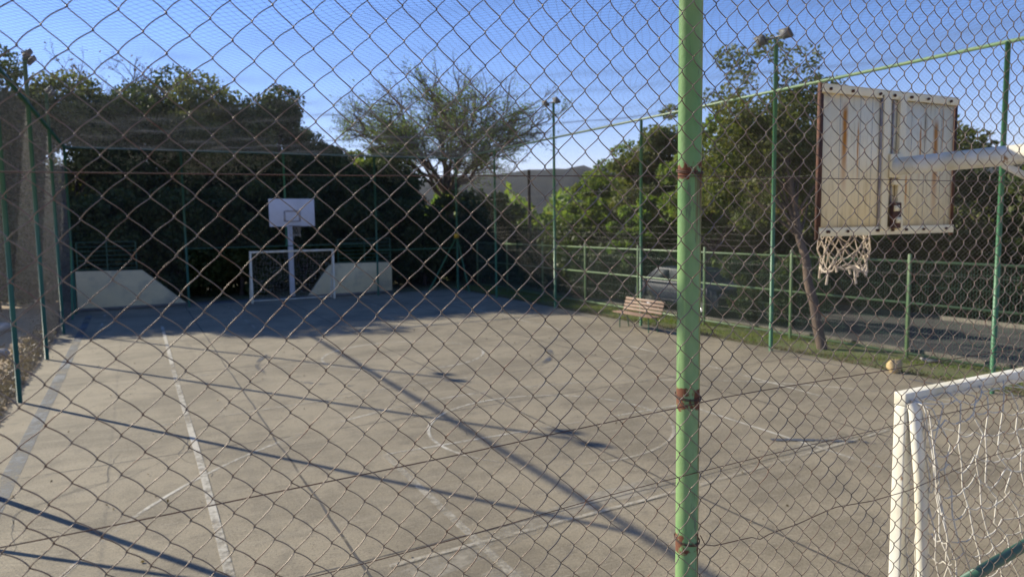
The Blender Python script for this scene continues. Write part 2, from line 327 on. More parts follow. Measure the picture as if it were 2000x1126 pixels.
def sheet(g, x0, x1, y0, y1, z, n=1, mfun=None):
    xs = np.linspace(x0, x1, n + 1); ys = np.linspace(y0, y1, n + 1); X, Y = np.meshgrid(xs, ys, indexing='ij')
    Z = np.full_like(X, z) if mfun is None else mfun(X, Y)
    idx = np.arange((n + 1) ** 2).reshape(n + 1, n + 1)
    g.add(np.stack([X, Y, Z], -1).reshape(-1, 3), np.stack([idx[:-1, :-1], idx[1:, :-1], idx[1:, 1:], idx[:-1, 1:]], -1).reshape(-1, 4)); return g
def ribbon(g, pts, wd, z):
    P = np.array(pts, float); T = np.gradient(P, axis=0); T /= np.linalg.norm(T, axis=1, keepdims=True); N = np.stack([-T[:, 1], T[:, 0]], 1) * wd / 2
    n = len(P); A = np.column_stack([P + N, np.full(n, z)]); B = np.column_stack([P - N, np.full(n, z)])
    i = np.arange(n - 1); g.add(np.vstack([A, B]), np.stack([i, i + n, i + n + 1, i + 1], 1)); return g
def arc(cx, cy, R, a0, a1, n=48): t = np.radians(np.linspace(a0, a1, n)); return np.stack([cx + R * np.cos(t), cy + R * np.sin(t)], 1)
def snoise(x, seed=0, k=4):
    r = np.random.default_rng(seed); o = 0
    for i in range(k):
        o = o + np.sin(x * r.uniform(.5, 1.5) * (1.7 ** i) + r.uniform(0, 6.28)) / (1.5 ** i)
    return o / 2

# ------------------------------------------------------------------ the setting
XL, XR, Y0, YB, HT = -1.95, 13.1, 1.51, 30.3, 5.96
structure('ground', sheet(G(), -700, 900, -400, 1200, -0.03, 8), M['ground'])
structure('court_floor', sheet(G(), XL - 0.12, XR + 0.25, 1.45, 31.0, 0.0, 4), M['court'])
structure('dirt_yard', sheet(G(), -40, XL - 0.13, -20, 62, -0.008, 4), M['dirt'])
structure('grass_verge', sheet(G(), XR + 0.26, 15.6, -12, 60, -0.006, 4), M['turf'])
structure('road', sheet(G(), 15.75, 21.2, -60, 23.5, -0.002, 4), M['asphalt'])
g = G(); box(g, (15.67, -18.2, 0.0), (0.14, 83.5, 0.14)); box(g, (21.27, -18.2, 0.0), (0.14, 83.5, 0.22)); structure('road_kerb', g, M['kerb'])
g = G(); box(g, (5.6, -4.4, 0.70), (40, 11.5, 1.56)); structure('viewing_terrace', g, M['terrace'])
g = G(); box(g, (4.2, 30.9, -0.05), (12.1, 2.7, 0.09)); structure('goal_recess_floor', g, M['plinth'])

# painted markings and joints
LZ = 0.004
g = G()
ribbon(g, arc(5.6, 5.0, 6.75, 12, 168, 70), 0.05, LZ)
ribbon(g, arc(5.6, 28.2, 7.9, 214, 326, 60), 0.05, LZ); ribbon(g, [(-1.01, 23.8), (-1.01, 29.5)], 0.05, LZ)
ribbon(g, arc(5.55, 16.15, 1.88, 0, 360, 60), 0.06, LZ)
ribbon(g, [(2.85, 9.2), (8.06, 9.2)], 0.05, LZ + .001); ribbon(g, [(8.06, 9.2), (8.06, 3)], 0.05, LZ)
ribbon(g, arc(5.5, 9.3, 1.85, -10, 190, 40), 0.05, LZ + .002)
ribbon(g, [(10.72, 25.2), (10.72, 12.4), (10.36, 7.0), (10.3, 4)], 0.05, LZ + .001)
structure('white_court_lines', g, M['line'])
g = G()
ribbon(g, [(3.2, 12.95), (10.4, 13.1)], 0.05, LZ + .003); ribbon(g, [(-0.9, 12.25), (4.3, 12.8)], 0.05, LZ + .003)
ribbon(g, [(-1.5, 16.15), (12.9, 16.15)], 0.05, LZ + .003); ribbon(g, [(2.85, 9.2), (2.78, 3.2)], 0.09, LZ + .004)
ribbon(g, [(1.9, 6.1), (5.5, 6.22), (9.6, 6.55)], 0.06, LZ + .005); ribbon(g, [(3.15, 30), (3.15, 22.5), (8.05, 22.5), (8.05, 30)], 0.05, LZ + .002)
ribbon(g, arc(5.55, 22.6, 1.8, 180, 360, 30), 0.05, LZ + .003); ribbon(g, [(0.63, 24.9), (10.6, 24.9)], 0.05, LZ + .004)
ribbon(g, arc(5.5, 9.3, 1.85, 190, 350, 40), 0.05, LZ + .002)
structure('worn_court_lines', g, M['line_old'])
g = G(); ribbon(g, [(0.68, 24.9), (0.63, 16), (0.63, 10), (0.57, 3.0)], 0.085, LZ + .006); structure('wide_sideline', g, M['wide'])
g = G(); ribbon(g, [(-1.50, 29.5), (-1.50, 16), (-1.56, 4)], 0.20, LZ); structure('blue_sideline', g, M['blue'])
g = G(); ribbon(g, [(12.92, 29.5), (12.92, 14), (13.0, 4)], 0.07, LZ); ribbon(g, arc(5.6, 16.0, 3.35, -62, 10, 30), 0.15, LZ + .004)
ribbon(g, arc(5.7, 16.2, 3.42, 150, 232, 30), 0.11, LZ + .004); ribbon(g, arc(5.6, 3.0, 4.6, 30, 62, 20), 0.10, LZ + .006); structure('worn_blue_markings', g, M['bluedark'])
g = G(); r_ = np.random.default_rng(3)
def wob(a, b_, n=60, amp=0.008):
    t = np.linspace(0, 1, n)[:, None]; return np.array(a) * (1 - t) + np.array(b_) * t + r_.normal(0, amp, (n, 2))
for x in (1.69, 5.47, 9.3): ribbon(g, wob((x, 1.5), (x, 30.9)), 0.03, .0022)
for y in (6.45, 10.85, 16.75, 21.5, 26.2): ribbon(g, wob((XL, y - 0.25), (XR, y + 0.25)), 0.018, .0027)
for k in range(7):   # hairline cracks
    a = np.array((r_.uniform(-1, 9), r_.uniform(6, 22))); d = r_.uniform(0, 6.28); pts = [a]
    for j in range(26): d += r_.normal(0, .35); pts.append(pts[-1] + .13 * np.array((math.cos(d), math.sin(d))))
    ribbon(g, pts, 0.008, .0031)
structure('expansion_joints', g, M['joint'])
g = G(); ribbon(g, [(1.8, 5.75), (4.4, 6.5), (8.9, 6.62)], 0.34, .0015); ribbon(g, [(2.7, 5.6), (2.85, 5.0)], 0.3, .0018); structure('cement_patches', g, M['patch'])

# hills far off
def hillz(X, Y):
    D = np.hypot(X, Y); bearing = np.degrees(np.arctan2(X, Y))
    prof = 3.1 + 560 * (0.064 + 0.010 * np.sin((bearing - 24) * 0.16) + 0.002 * snoise(bearing * 1.3, 4))
    s = np.clip((D - 380) / 180, 0, 1); s = s * s * (3 - 2 * s)
    return -1.0 + prof * s
g = G(); nb, nd = 220, 26; bb = np.radians(np.linspace(-60, 95, nb)); dd = np.linspace(370, 760, nd); Bq, Dq = np.meshgrid(bb, dd, indexing='ij')
Xh, Yh = Dq * np.sin(Bq), Dq * np.cos(Bq); Zh = hillz(Xh, Yh) + np.random.default_rng(5).normal(0, 0.7, Xh.shape) * (Dq > 420)
idx = np.arange(nb * nd).reshape(nb, nd); g.add(np.stack([Xh, Yh, Zh], -1).reshape(-1, 3), np.stack([idx[:-1, :-1], idx[1:, :-1], idx[1:, 1:], idx[:-1, 1:]], -1).reshape(-1, 4))
structure('hills', g, M['hill'], smooth=False)

# ------------------------------------------------------------------ chain-link meshes
def far_panel(W, z0, z1, a=0.08, b=0.077, r=0.0014):
    """straight-strand chain link in local (u, z), y = 0"""
    g = G(); H = z1 - z0; lines = []
    for sgn in (1, -1):
        n0 = int(math.floor(-H / b)) - 1; n1 = int(math.ceil(W / a + H / b)) + 1
        for n in range(n0 - 80, n1 + 80):
            # u/a - sgn*(z)/b = n
            pts = []
            u_at = lambda z: (n + sgn * z / b) * a
            z_at = lambda u: (u / a - n) * b * sgn
            for z in (0, H):
                u = u_at(z)
                if -1e-9 <= u <= W + 1e-9: pts.append((u, z))
            for u in (0, W):
                z = z_at(u)
                if 1e-9 < z < H - 1e-9: pts.append((u, z))
            if len(pts) >= 2:
                (ua, za), (ub, zb) = pts[:2]
                if math.hypot(ua - ub, za - zb) > .02: lines.append([(ua, sgn * 0.0016, z0 + za), (ub, sgn * 0.0016, z0 + zb)])
    tubes(g, np.array(lines), r, 3); return g
def woven_panel(u0, W, z0, z1, a, b, zphase, c=0.0075, e=0.0020, r=0.00135, ns=6, sides=4):
    """helical interlocked wires, as real chain link: '/' strokes bulge towards -Y, '\\' strokes towards +Y"""
    g = G(); nper = int((z1 - z0) / b)
    j = np.arange(nper * 2 * ns + 1); ph = j / ns      # half periods
    frac = ph - np.floor(ph); half = (np.floor(ph).astype(int)) % 2
    tri = np.where(half == 0, frac, 1 - frac)           # 0..1..0 across half a diamond
    amp = a / 2 + 0.0026
    s = np.sin(PI * frac)
    # rounded tips
    triR = tri - 0.035 * np.sin(2 * PI * tri) * 0.6
    ytop = zphase - (ph * b / 2)
    Ps = []
    nw = int(round(W / (a / 2)))
    rr = np.random.default_rng(11)
    for k in range(nw):
        xk = u0 + k * a / 2
        if k % 2 == 0: x = xk - 0.0013 + triR * amp; zz = ytop
        else: x = xk - 0.0013 + triR * amp; zz = ytop - b / 2
        y = np.where(half == 0, c * s, -c * s)
        z = zz + e * s
        # gentle irregularity of a hand-stretched fence, vanishing at the panel's ends
        env = np.sin(PI * np.clip((x - u0) / W, 0, 1)) * 0.9 + 0.1 * 0
        dx = 0.0035 * np.sin(z * 9.1 + x * 3.3) * env + 0.0022 * np.sin(z * 23 + x * 17) * env
        dz = 0.0045 * np.sin(x * 7.7 + z * 2.9) * env + 0.002 * np.sin(x * 31 + z * 13) * env
        dy = 0.010 * np.sin(x * 2.1 + z * 3.1) * env
        Ps.append(np.stack([x + dx + rr.normal(0, 0.0003), y + dy, z + dz], 1))
    tubes(g, np.array(Ps), r, sides); return g

def fence_mesh_obj(name, me, parent, loc, rz=0):
    o = bpy.data.objects.new(name, me); COL.objects.link(o); o.parent = parent; o.location = Vector(loc) - parent.location; o.rotation_euler = (0, 0, rz); return o

# near fence, right in front of the camera
nf = thing('chain_link_fence', (5.6, 1.47, 0), 'close chain-link fence across the whole picture with a rust-banded pale green post', 'fence')
A_, B_ = 0.075, 0.07196; XP = 1.341; zph = 3.44397 + 34 * B_      # a knot row at 3.444
# knots at x = -0.11411 + i*a ; start of panel on that lattice
ustart = -0.11411 - 25 * A_
me = mesh_of('wire_mesh', woven_panel(0.0, 3.3, 0.02, 5.88, A_, B_, zph), M['wire'], True)
i = 0; x = ustart
while x < XR - 0.2:
    fence_mesh_obj('wire_mesh', me, nf, (x, 1.47, 0)); x += 3.3; i += 1
for xp in (XP, XP + 3.3, XP + 6.6, XP + 9.9):
    g = G(); cyl(g, (xp, 1.515, 0), (xp, 1.515, 6.0), 0.0315, 40); part('post', g, M['nearpost'], nf, True)
    for z in (3.225, 2.61, 2.20):
        g = G(); t = np.linspace(0, 2 * PI, 25)
        for q in range(2): tubes(g, np.stack([xp + .034 * np.cos(t), 1.515 + .036 * np.sin(t), np.full_like(t, z + q * .004) + .006 * np.sin(t)], 1), 0.0014, 5)
        part('tie_wire', g, M['tie'], nf, True)
g = G()
def wirepath(pts, n=60, sag=0.0):
    P = np.array(pts, float); s = np.concatenate([[0], np.cumsum(np.hypot(*(P[1:] - P[:-1]).T))]); t = np.linspace(0, s[-1], n)
    return np.stack([np.interp(t, s, P[:, 0]), np.full(n, 1.481) + .002 * np.sin(t * 9), np.interp(t, s, P[:, 1])], 1)
tubes(g, wirepath([(XL, 3.185), (0.5, 3.20), (1.34, 3.213), (2.5, 3.215), (4.6, 3.21), (8, 3.21), (XR, 3.2)], 90), 0.0012, 5)
tubes(g, wirepath([(XL, 2.535), (-0.23, 2.551), (0.4, 2.565), (1.28, 2.595), (1.34, 2.602), (1.6, 2.603), (3, 2.60), (4.64, 2.6), (8, 2.59), (XR, 2.6)], 90), 0.0014, 5)
tubes(g, wirepath([(XL, 2.33), (0.39, 2.367), (1.06, 2.395), (1.36, 2.405), (2.19, 2.411), (4.64, 2.41), (XR, 2.4)], 90), 0.0011, 5)
tubes(g, wirepath([(1.36, 2.22), (1.375, 2.19), (1.40, 2.178), (1.47, 2.1735), (1.558, 2.170), (1.575, 2.158), (1.59, 2.155), (1.605, 2.158), (1.633, 2.1645), (1.741, 2.1695), (1.908, 2.190), (2.1, 2.172), (2.285, 2.171), (2.57, 2.20), (2.73, 2.211), (4.64, 2.2), (XR, 2.2)], 320), 0.0014, 5)
tubes(g, wirepath([(XL, 0.95), (1.3, 1.0), (XR, 1.0)], 50), 0.0014, 4)
part('tension_wire', g, M['tie'], nf, True)
g = G(); cyl(g, (XL, 1.515, 5.96), (XR, 1.515, 5.96), 0.024, 12); part('top_rail', g, M['green'], nf, True)
g = G(); cyl(g, (1.9, 1.60, 1.53), (2.92, 1.60, 1.665), 0.022, 16)
cyl(g, (2.92, 1.60, 1.665), (4.6, 1.60, 1.86), 0.022, 16); part('brace', g, M['dgreen'], nf, True)

# side and back fences
def fence_posts(th, pts, h, r=0.042, m=None):
    for (x, y) in pts:
        g = G(); cyl(g, (x, y, 0), (x, y, h), r, 18); cyl(g, (x, y, h), (x, y, h + .02), r * 1.1, 18, r * .5); part('post', g, m or M['green'], th, True)
LY = [1.515, 5.95, 10.6, 15.4, 20.15, 24.9, YB]; LFL = (20.15, 24.9)
RY = [2.15, 7.05, 11.97, 16.85, 21.7, 26.35, YB]; RFL = (11.97, 21.7)
lf = thing('chain_link_fence', (XL, 16, 0), 'tall green-post chain-link fence along the left side with bare dirt behind it', 'fence')
fence_posts(lf, [(XL, y) for y in LY if y not in LFL], HT, m=M['greenshade'])
panes = {}
def panel(W, z0, z1, m='sidewire'):
    k = (round(W, 2), z0, z1, m)
    if k not in panes: panes[k] = mesh_of('wire_mesh', far_panel(W, z0, z1, a=0.10, b=0.098, r=0.0010) if m == 'farwire' else far_panel(W, z0, z1), M[m])
    return panes[k]
for a, b_ in zip(LY[:-1], LY[1:]): fence_mesh_obj('wire_mesh', panel(b_ - a, 0.03, 5.93, 'farwire'), lf, (XL - .045, a, 0), PI / 2)
g = G(); cyl(g, (XL, 1.5, HT), (XL, YB, HT), 0.045, 14); part('top_rail', g, M['greenshade'], lf, True)
g = G()
for z in (1.5, 3.0, 4.5): tubes(g, [[(XL - .048, 1.5, z), (XL - .048, YB, z)]], 0.0017, 4)
part('tension_wire', g, M['farwire'], lf)
for y, s in ((LY[2], -1), (YB - .05, -1)):
    g = G(); cyl(g, (XL, y, 2.6), (XL, y + s * 1.7, 0), 0.028, 12); part('brace', g, M['green'], lf, True)
rf = thing('chain_link_fence', (XR, 16, 0), 'tall green chain-link fence with a sloping pale green top rail along the right side', 'fence')
fence_posts(rf, [(XR, y) for y in RY if y not in RFL], HT)
for a, b_ in zip([1.515] + RY[:-1], RY): fence_mesh_obj('wire_mesh', panel(b_ - a, 0.03, 5.93), rf, (XR - .045, a, 0), PI / 2)
g = G(); cyl(g, (XR, 1.5, HT), (XR, YB, HT), 0.034, 14); part('top_rail', g, M['lgreen'], rf, True)
g = G()
for z in (0.9, 2.0, 4.0): tubes(g, [[(XR - .048, 1.5, z), (XR - .048, YB, z)]], 0.0017, 4)
part('tension_wire', g, M['farwire'], rf)
bf = thing('chain_link_fence', (5.57, YB, 0), 'tall green-post chain-link fence at the far end behind the small white goal', 'fence')
BX = [1.81, 5.57, 9.33]
fence_posts(bf, [(BX[0], YB), (BX[2], YB)], HT, m=M['greenshade'])
g = G(); cyl(g, (BX[1], YB, 2.25), (BX[1], YB, HT), 0.042, 16); part('post', g, M['green'], bf, True)
for a, b_, z0 in ((XL, BX[0], .03), (BX[0], BX[1], 2.25), (BX[1], BX[2], 2.25), (BX[2], XR, .03)):
    fence_mesh_obj('wire_mesh', panel(b_ - a, z0, 5.93), bf, (a, YB - .045, 0))
g = G(); cyl(g, (XL, YB, HT), (XR, YB, HT), 0.036, 14); part('top_rail', g, M['dgreen'], bf, True)
g = G(); cyl(g, (BX[0], YB, 2.25), (BX[2], YB, 2.25), 0.02, 10); part('lower_rail', g, M['dgreen'], bf, True)
g = G(); cyl(g, (BX[2], YB, 1.95), (XR, YB, 1.95), .018, 8); part('middle_rail', g, M['green'], bf, True)
for e in ((XR - 1.45, YB - .0, 0), (XR + .02, YB - 1.2, 0), (XR + .35, YB + .9, 0)):
    g = G(); cyl(g, (XR, YB, 2.5), e, 0.03, 12); part('brace', g, M['green'], bf, True)
g = G(); box(g, (XR - .06, YB - .09, 2.50), (.24, .02, .20)); part('tag', g, M['yellow'], bf)

# floodlight poles
def floodlight_pole(x, y, h, sx, label, r=0.045):
    t = thing('floodlight_pole', (x, y, 0), label, 'floodlight pole', 'floodlight poles along the side fences')
    g = G(); cyl(g, (x, y, 0), (x, y, h), r, 20); part('pole', g, M['green'] if x > 0 else M['greenshade'], t, True)
    g = G(); cyl(g, (x, y - .42, h + .03), (x, y + .42, h + .03), 0.022, 10); part('crossarm', g, M['lamp'], t, True)
    for s in (-1, 1):
        c = np.array((x + sx * .10, y + s * .36, h + .02))
        g = G(); box(g, c, (.06, .28, .24), 0, sx * 0.75, 0); o = part('floodlight', g, M['lamp'], t, bevel=.012)
        R = np.array(Matrix.Rotation(sx * 0.75, 3, 'Y')); g = G(); box(g, c + R @ np.array((sx * .034, 0, 0)), (.012, .24, .20), 0, sx * 0.75, 0); part('lens', g, M['lampglass'], o)
        g = G(); box(g, c - R @ np.array((sx * .045, 0, 0)), (.05, .12, .12), 0, sx * 0.75, 0); part('driver_box', g, M['dgreen'], o)
    return t
floodlight_pole(XR, 11.97, 7.12, -1, 'floodlight pole rising just right of the near green post with two square lamps')
floodlight_pole(XR, 21.7, 7.15, -1, 'floodlight pole beside the spreading bare tree on the right fence')
floodlight_pole(XL, 20.15, 7.0, 1, 'floodlight pole in the left fence, nearer of the two there')
floodlight_pole(XL, 24.9, 7.0, 1, 'floodlight pole in the left fence, farther of the two there')

# overhead net: diamond netting hung over the court
def net_lines(sgn, spacing=0.115, ang=38.0):
    a = math.radians(ang) * sgn; d = np.array((math.sin(a), math.cos(a))); nrm = np.array((d[1], -d[0])); Ls = []
    cs = [np.dot(nrm, p) for p in ((XL, Y0), (XR, Y0), (XL, YB), (XR, YB))]
    c = min(cs) + spacing
    while c < max(cs):
        lo, hi = -1e9, 1e9
        for ax, mn, mx in ((0, XL, XR), (1, Y0, YB)):
            p0 = nrm[ax] * c; q = sorted(((mn - p0) / d[ax], (mx - p0) / d[ax])); lo = max(lo, q[0]); hi = min(hi, q[1])
        if hi - lo > .3:
            t = np.linspace(lo, hi, 44)[:, None]; Ls.append(nrm * c + d * t)
        c += spacing
    P = np.array(Ls); X, Y = P[..., 0], P[..., 1]
    e = np.clip(np.minimum.reduce([X - XL, XR - X, Y - Y0, YB - Y]) / 2.0, 0, 1)
    q_ = .35 + .65 * np.clip((X - 3) / 4, 0, 1); X2 = X + q_ * e * (0.08 * np.sin(Y * 1.1 + X * .3) + .05 * np.sin(Y * 2.7 + X * 1.3)); Y2 = Y + e * 0.10 * np.sin(X * 1.4 + Y * .45)
    Z = HT - 0.02 - 0.10 * e * (1 + .6 * np.sin(X * .9 + 1) * np.sin(Y * .7)) - 0.05 * e * np.sin(X * 2.3) * np.sin(Y * 1.7)
    return np.stack([X2, Y2, Z], -1)
g = G(); tubes(g, net_lines(1), 0.0019, 3); tubes(g, net_lines(-1), 0.0017, 3)
o = thing('overhead_net', (5.6, 16, HT), 'fine dark ball-stop netting stretched overhead across the whole court', 'net')
part('netting', g, M['twine'], o)

# ------------------------------------------------------------------ goals
def goal(name, y, s, label, cord_r, cell, wild, seed):
    """mouth plane at y; s = direction in which the net runs back"""
    t = thing(name, (5.76, y, 0), label, 'goal', 'futsal goals at the two ends')
    x0, x1, H, w_ = (4.18, 7.46, 1.975, 0.08) if s < 0 else (4.12, 7.40, 2.04, 0.08)
    for x in (x0, x1):
        g = G(); box(g, (x, y, H / 2 - .02), (w_, w_, H - .04)); part('goalpost', g, M['white'], t, bevel=.012)
    g = G(); box(g, ((x0 + x1) / 2, y, H), (x1 - x0 + w_, w_, w_)); part('crossbar', g, M['white'], t, bevel=.006)
    for x in (x0, x1):
        g = G(); P = np.array([(x, y + s * .05, H - .02), (x, y + s * .075, 1.90), (x, y + s * .125, 1.49), (x, y + s * .16, .98), (x, y + s * .26, .03)] if s < 0 else [(x, y + s * .06, H - .01), (x, y + s * .13, H - .07), (x, y + s * .22, 1.49), (x, y + s * .35, .99), (x, y + s * .64, .03)])
        tubes(g, P, 0.036 if s < 0 else .027, 16); part('back_stay', g, M['white'], t, True)
    g = G(); tubes(g, [[(x0, y + s * .64, .03), (x1, y + s * .64, .03)]], 0.022, 12)
    for x in (x0, x1): tubes(g, [[(x, y + s * .04, .03), (x, y + s * .64, .03)]], 0.022, 12)
    part('ground_frame', g, M['white'], t, True)
    # net: back sheet from crossbar to ground bar, side sheets
    rr = np.random.default_rng(seed); g = G()
    prof_y = np.interp(np.linspace(0, 1, 200), [0, .08, .3, .55, 1], [0.04, .16, .24, .36, .66]); prof_z = np.interp(np.linspace(0, 1, 200), [0, .08, .3, .55, 1], [H, 1.95, 1.46, .96, .04])
    def back(u, v):   # u along x 0..1, v down 0..1
        yy = np.interp(v, np.linspace(0, 1, 200), prof_y); zz = np.interp(v, np.linspace(0, 1, 200), prof_z)
        e = np.sin(PI * u) ** .5 * np.sin(PI * np.clip(v, 0, 1))
        sag = wild * e
        X = x0 + (x1 - x0) * u + sag * .5 * (np.sin(u * 17 + v * 5) * .5 + np.sin(v * 13 + u * 4) * .5)
        Y = y + s * (yy - sag * (.6 + .6 * np.sin(u * 9 + 1) * np.sin(v * 7)) * 0.8)
        Z = zz - sag * .6 * np.abs(np.sin(u * 11 + .7)) + sag * .25 * np.sin(u * 31 + v * 17)
        return np.stack([X, Y, Z], -1)
    def side(x, sg):
        def f(u, v):
            top = np.interp(v, np.linspace(0, 1, 200), prof_y); zz = np.interp(v, np.linspace(0, 1, 200), prof_z)
            e = np.sin(PI * u) * np.sin(PI * v)
            return np.stack([x + sg * wild * .35 * e * (1 + np.sin(v * 9)) + 0 * u, y + s * top * u, zz + wild * .3 * e * np.sin(u * 7 + v * 12)], -1)
        return f
    def grid(f, nu, nv, jit):
        U = np.linspace(0, 1, nu + 1); Vv = np.linspace(0, 1, nv + 1)
        J = rr.normal(0, jit, (nu + 1, nv + 1, 2))
        # smooth zig-zag so cells read as knotted diamonds / hexagons
        for i_ in range(nu + 1):
            vv = Vv; uu = np.full_like(vv, U[i_]) + ((np.arange(nv + 1) % 2) - .5) * .35 / nu * (1 if i_ % 2 else -1) + J[i_, :, 0] / nu
            uu = np.clip(uu, 0, 1)
            n4 = nv * 3 + 1; vi = np.linspace(0, 1, n4); ui = np.interp(vi, vv, uu)
            tubes(g, f(ui, vi), cord_r, 4)
        for j_ in range(nv + 1):
            vv = np.full(nu + 1, Vv[j_]) + J[:, j_, 1] / nv; vv = np.clip(vv, 0, 1); n4 = nu * 3 + 1
            ui = np.linspace(0, 1, n4); vi = np.interp(ui, U, vv); 
            tubes(g, f(ui, vi + 0.15 / nv * np.sin(np.arange(n4) * PI / 3) ** 2 * (1 if wild > .05 else .3)), cord_r, 4)
    def diamond(f, nu, nv, jit):
        J = rr.normal(0, jit, (2 * nu + 2, nv + 1, 2)); q = 4; nn = nv * q + 1; vi = np.linspace(0, 1, nn)
        for i_ in range(2 * nu):
            ph_ = (np.arange(nv + 1) + i_) % 2
            k_ = i_ + ph_                                  # knot column shared with the neighbour
            uu = (k_ * .5 + J[k_, np.arange(nv + 1), 0]) / nu; vv = (np.arange(nv + 1) + J[k_, np.arange(nv + 1), 1] * (np.arange(nv + 1) > 0)) / nv
            ui = np.interp(vi, np.linspace(0, 1, nv + 1), uu); vj = np.interp(vi, np.linspace(0, 1, nv + 1), vv)
            ui = ui + .06 / nu * np.sin(np.arange(nn) * PI / q) * rr.choice([-1, 1]); vj = vj + .10 / nv * np.abs(np.sin(np.arange(nn) * PI / q))
            tubes(g, f(np.clip(ui, 0, 1), np.clip(vj, 0, 1)), cord_r, 5)
    if wild > .1:
        diamond(back, 19, 15, .15); diamond(side(x0, 1), 4, 14, .15); diamond(side(x1, -1), 3, 12, .15)
    else:
      grid(back, int(3.28 / cell), int(2.4 / cell), .22)
      grid(side(x0, 1), max(3, int(.9 / cell)), int(2.2 / cell), .22); grid(side(x1, -1), max(3, int(.9 / cell)), int(2.2 / cell), .22)
    if wild > .1:      # slack ropes of the torn net
        for q in range(14):
            a = back(np.array([rr.uniform(0.02, .5)]), np.array([rr.uniform(.02, .3)]))[0]; b_ = back(np.array([rr.uniform(.02, .5)]), np.array([rr.uniform(.4, 1)]))[0]
            tt = np.linspace(0, 1, 14)[:, None]; P = a * (1 - tt) + b_ * tt; P[:, 2] -= (.12 * np.sin(PI * tt[:, 0])); P[:, 0] += .05 * np.sin(tt[:, 0] * 9 + q); tubes(g, P, cord_r * 1.3, 5)
    part('net', g, M['cord'], t, True)
    return t
goal('futsal_goal', 2.76, -1, 'near white goal at the lower right with a slack tangled white net', 0.0042, 0.15, 0.09, 2)
goal('futsal_goal', 30.2, 1, 'far small white goal in the shade under the white backboard', 0.0024, 0.13, 0.035, 5)

# ------------------------------------------------------------------ near hoop, seen from behind
hp = thing('basketball_hoop', (5.82, 1.85, 0), 'near weathered cream backboard seen from behind, with rust streaks and a torn net', 'basketball hoop', 'basketball hoops at the two ends')
bx, by, bz0, bz1, bw = 5.82, 4.02, 2.95, 4.15, 1.80
g = G(); box(g, (bx, by + .03, (bz0 + bz1) / 2), (bw - .04, .022, bz1 - bz0 - .02)); bd = part('backboard', g, M['board'], hp)
g = G()   # board seams
for x in (-.66, -.41, -.26, .27, .46, .70): box(g, (bx + x, by + .018, (bz0 + bz1) / 2), (.002, .003, bz1 - bz0 - .12))
part('seam', g, M['mark'], bd)
g = G()   # angle-iron rails top and bottom
box(g, (bx, by, bz1 - .03), (bw, .012, .065)); box(g, (bx, by + .02, bz1 + .006), (bw, .05, .006))
part('top_rail', g, M['frame'], hp, bevel=.002)
g = G(); box(g, (bx, by, bz0 + .03), (bw, .012, .065)); box(g, (bx, by + .02, bz0 - .006), (bw, .05, .006)); part('bottom_rail', g, M['frame'], hp, bevel=.002)
for s in (-1, 1):
    g = G(); box(g, (bx + s * (bw / 2 + .004), by + .022, (bz0 + bz1) / 2 - .01), (.008, .034, bz1 - bz0 + .05)); box(g, (bx + s * (bw / 2 - .012), by + .0075, (bz0 + bz1) / 2), (.026, .004, bz1 - bz0 - .14)); part('side_rail', g, M['rust'], hp)
g = G()   # central channel
box(g, (bx - .115, by - .006, (bz0 + bz1) / 2), (.085, .03, bz1 - bz0 - .07)); box(g, (bx + .095, by - .006, (bz0 + bz1) / 2), (.085, .03, bz1 - bz0 - .07))
part('upright_channel', g, M['frame'], hp, bevel=.003)
g = G(); box(g, (bx - .163, by + .004, (bz0 + bz1) / 2), (.012, .02, bz1 - bz0 - .07)); box(g, (bx, by + .010, (bz0 + bz1) / 2), (.012, .012, bz1 - bz0 - .08)); part('groove', g, M['mark'], hp)
for x in (-.82, -.56, -.2, .0, .2, .45, .78):
    for z in (bz1 - .032, bz0 + .030):
        g = G(); cyl(g, (bx + x + rng.uniform(-.03, .03), by - .022, z), (bx + x, by - .004, z), .012, 8); part('bolt', g, M['rust'], hp)
g = G(); box(g, (bx + .01, by - .035, bz0 + .155), (.115, .03, .22)); part('rim_bracket', g, M['rust'], hp, bevel=.004)
for q in (((bx - .01, by - .058, bz0 + .215)), ((bx + .02, by - .058, bz0 + .115))): g = G(); box(g, q, (.06, .016, .05)); part('bracket_plate', g, M['frame'], hp)
g = G(); box(g, (bx, by - .035, 3.525), (.17, .02, .20)); box(g, (bx, by - .04, 3.385), (.10, .03, .045)); part('arm_flange', g, M['frame'], hp, bevel=.003)
g = G(); cyl(g, (bx, by - .04, 3.52), (bx, 1.85, 3.56), .074, 28); part('arm', g, M['white'], hp, True)
g = G(); cyl(g, (bx, 1.85, 0), (bx, 1.85, 3.66), .09, 28); part('pole', g, M['white'], hp, True)
g = G(); cyl(g, (bx, 3.12, 3.47), (bx, 1.9, 2.7), .026, 14); part('strut', g, M['white'], hp, True)
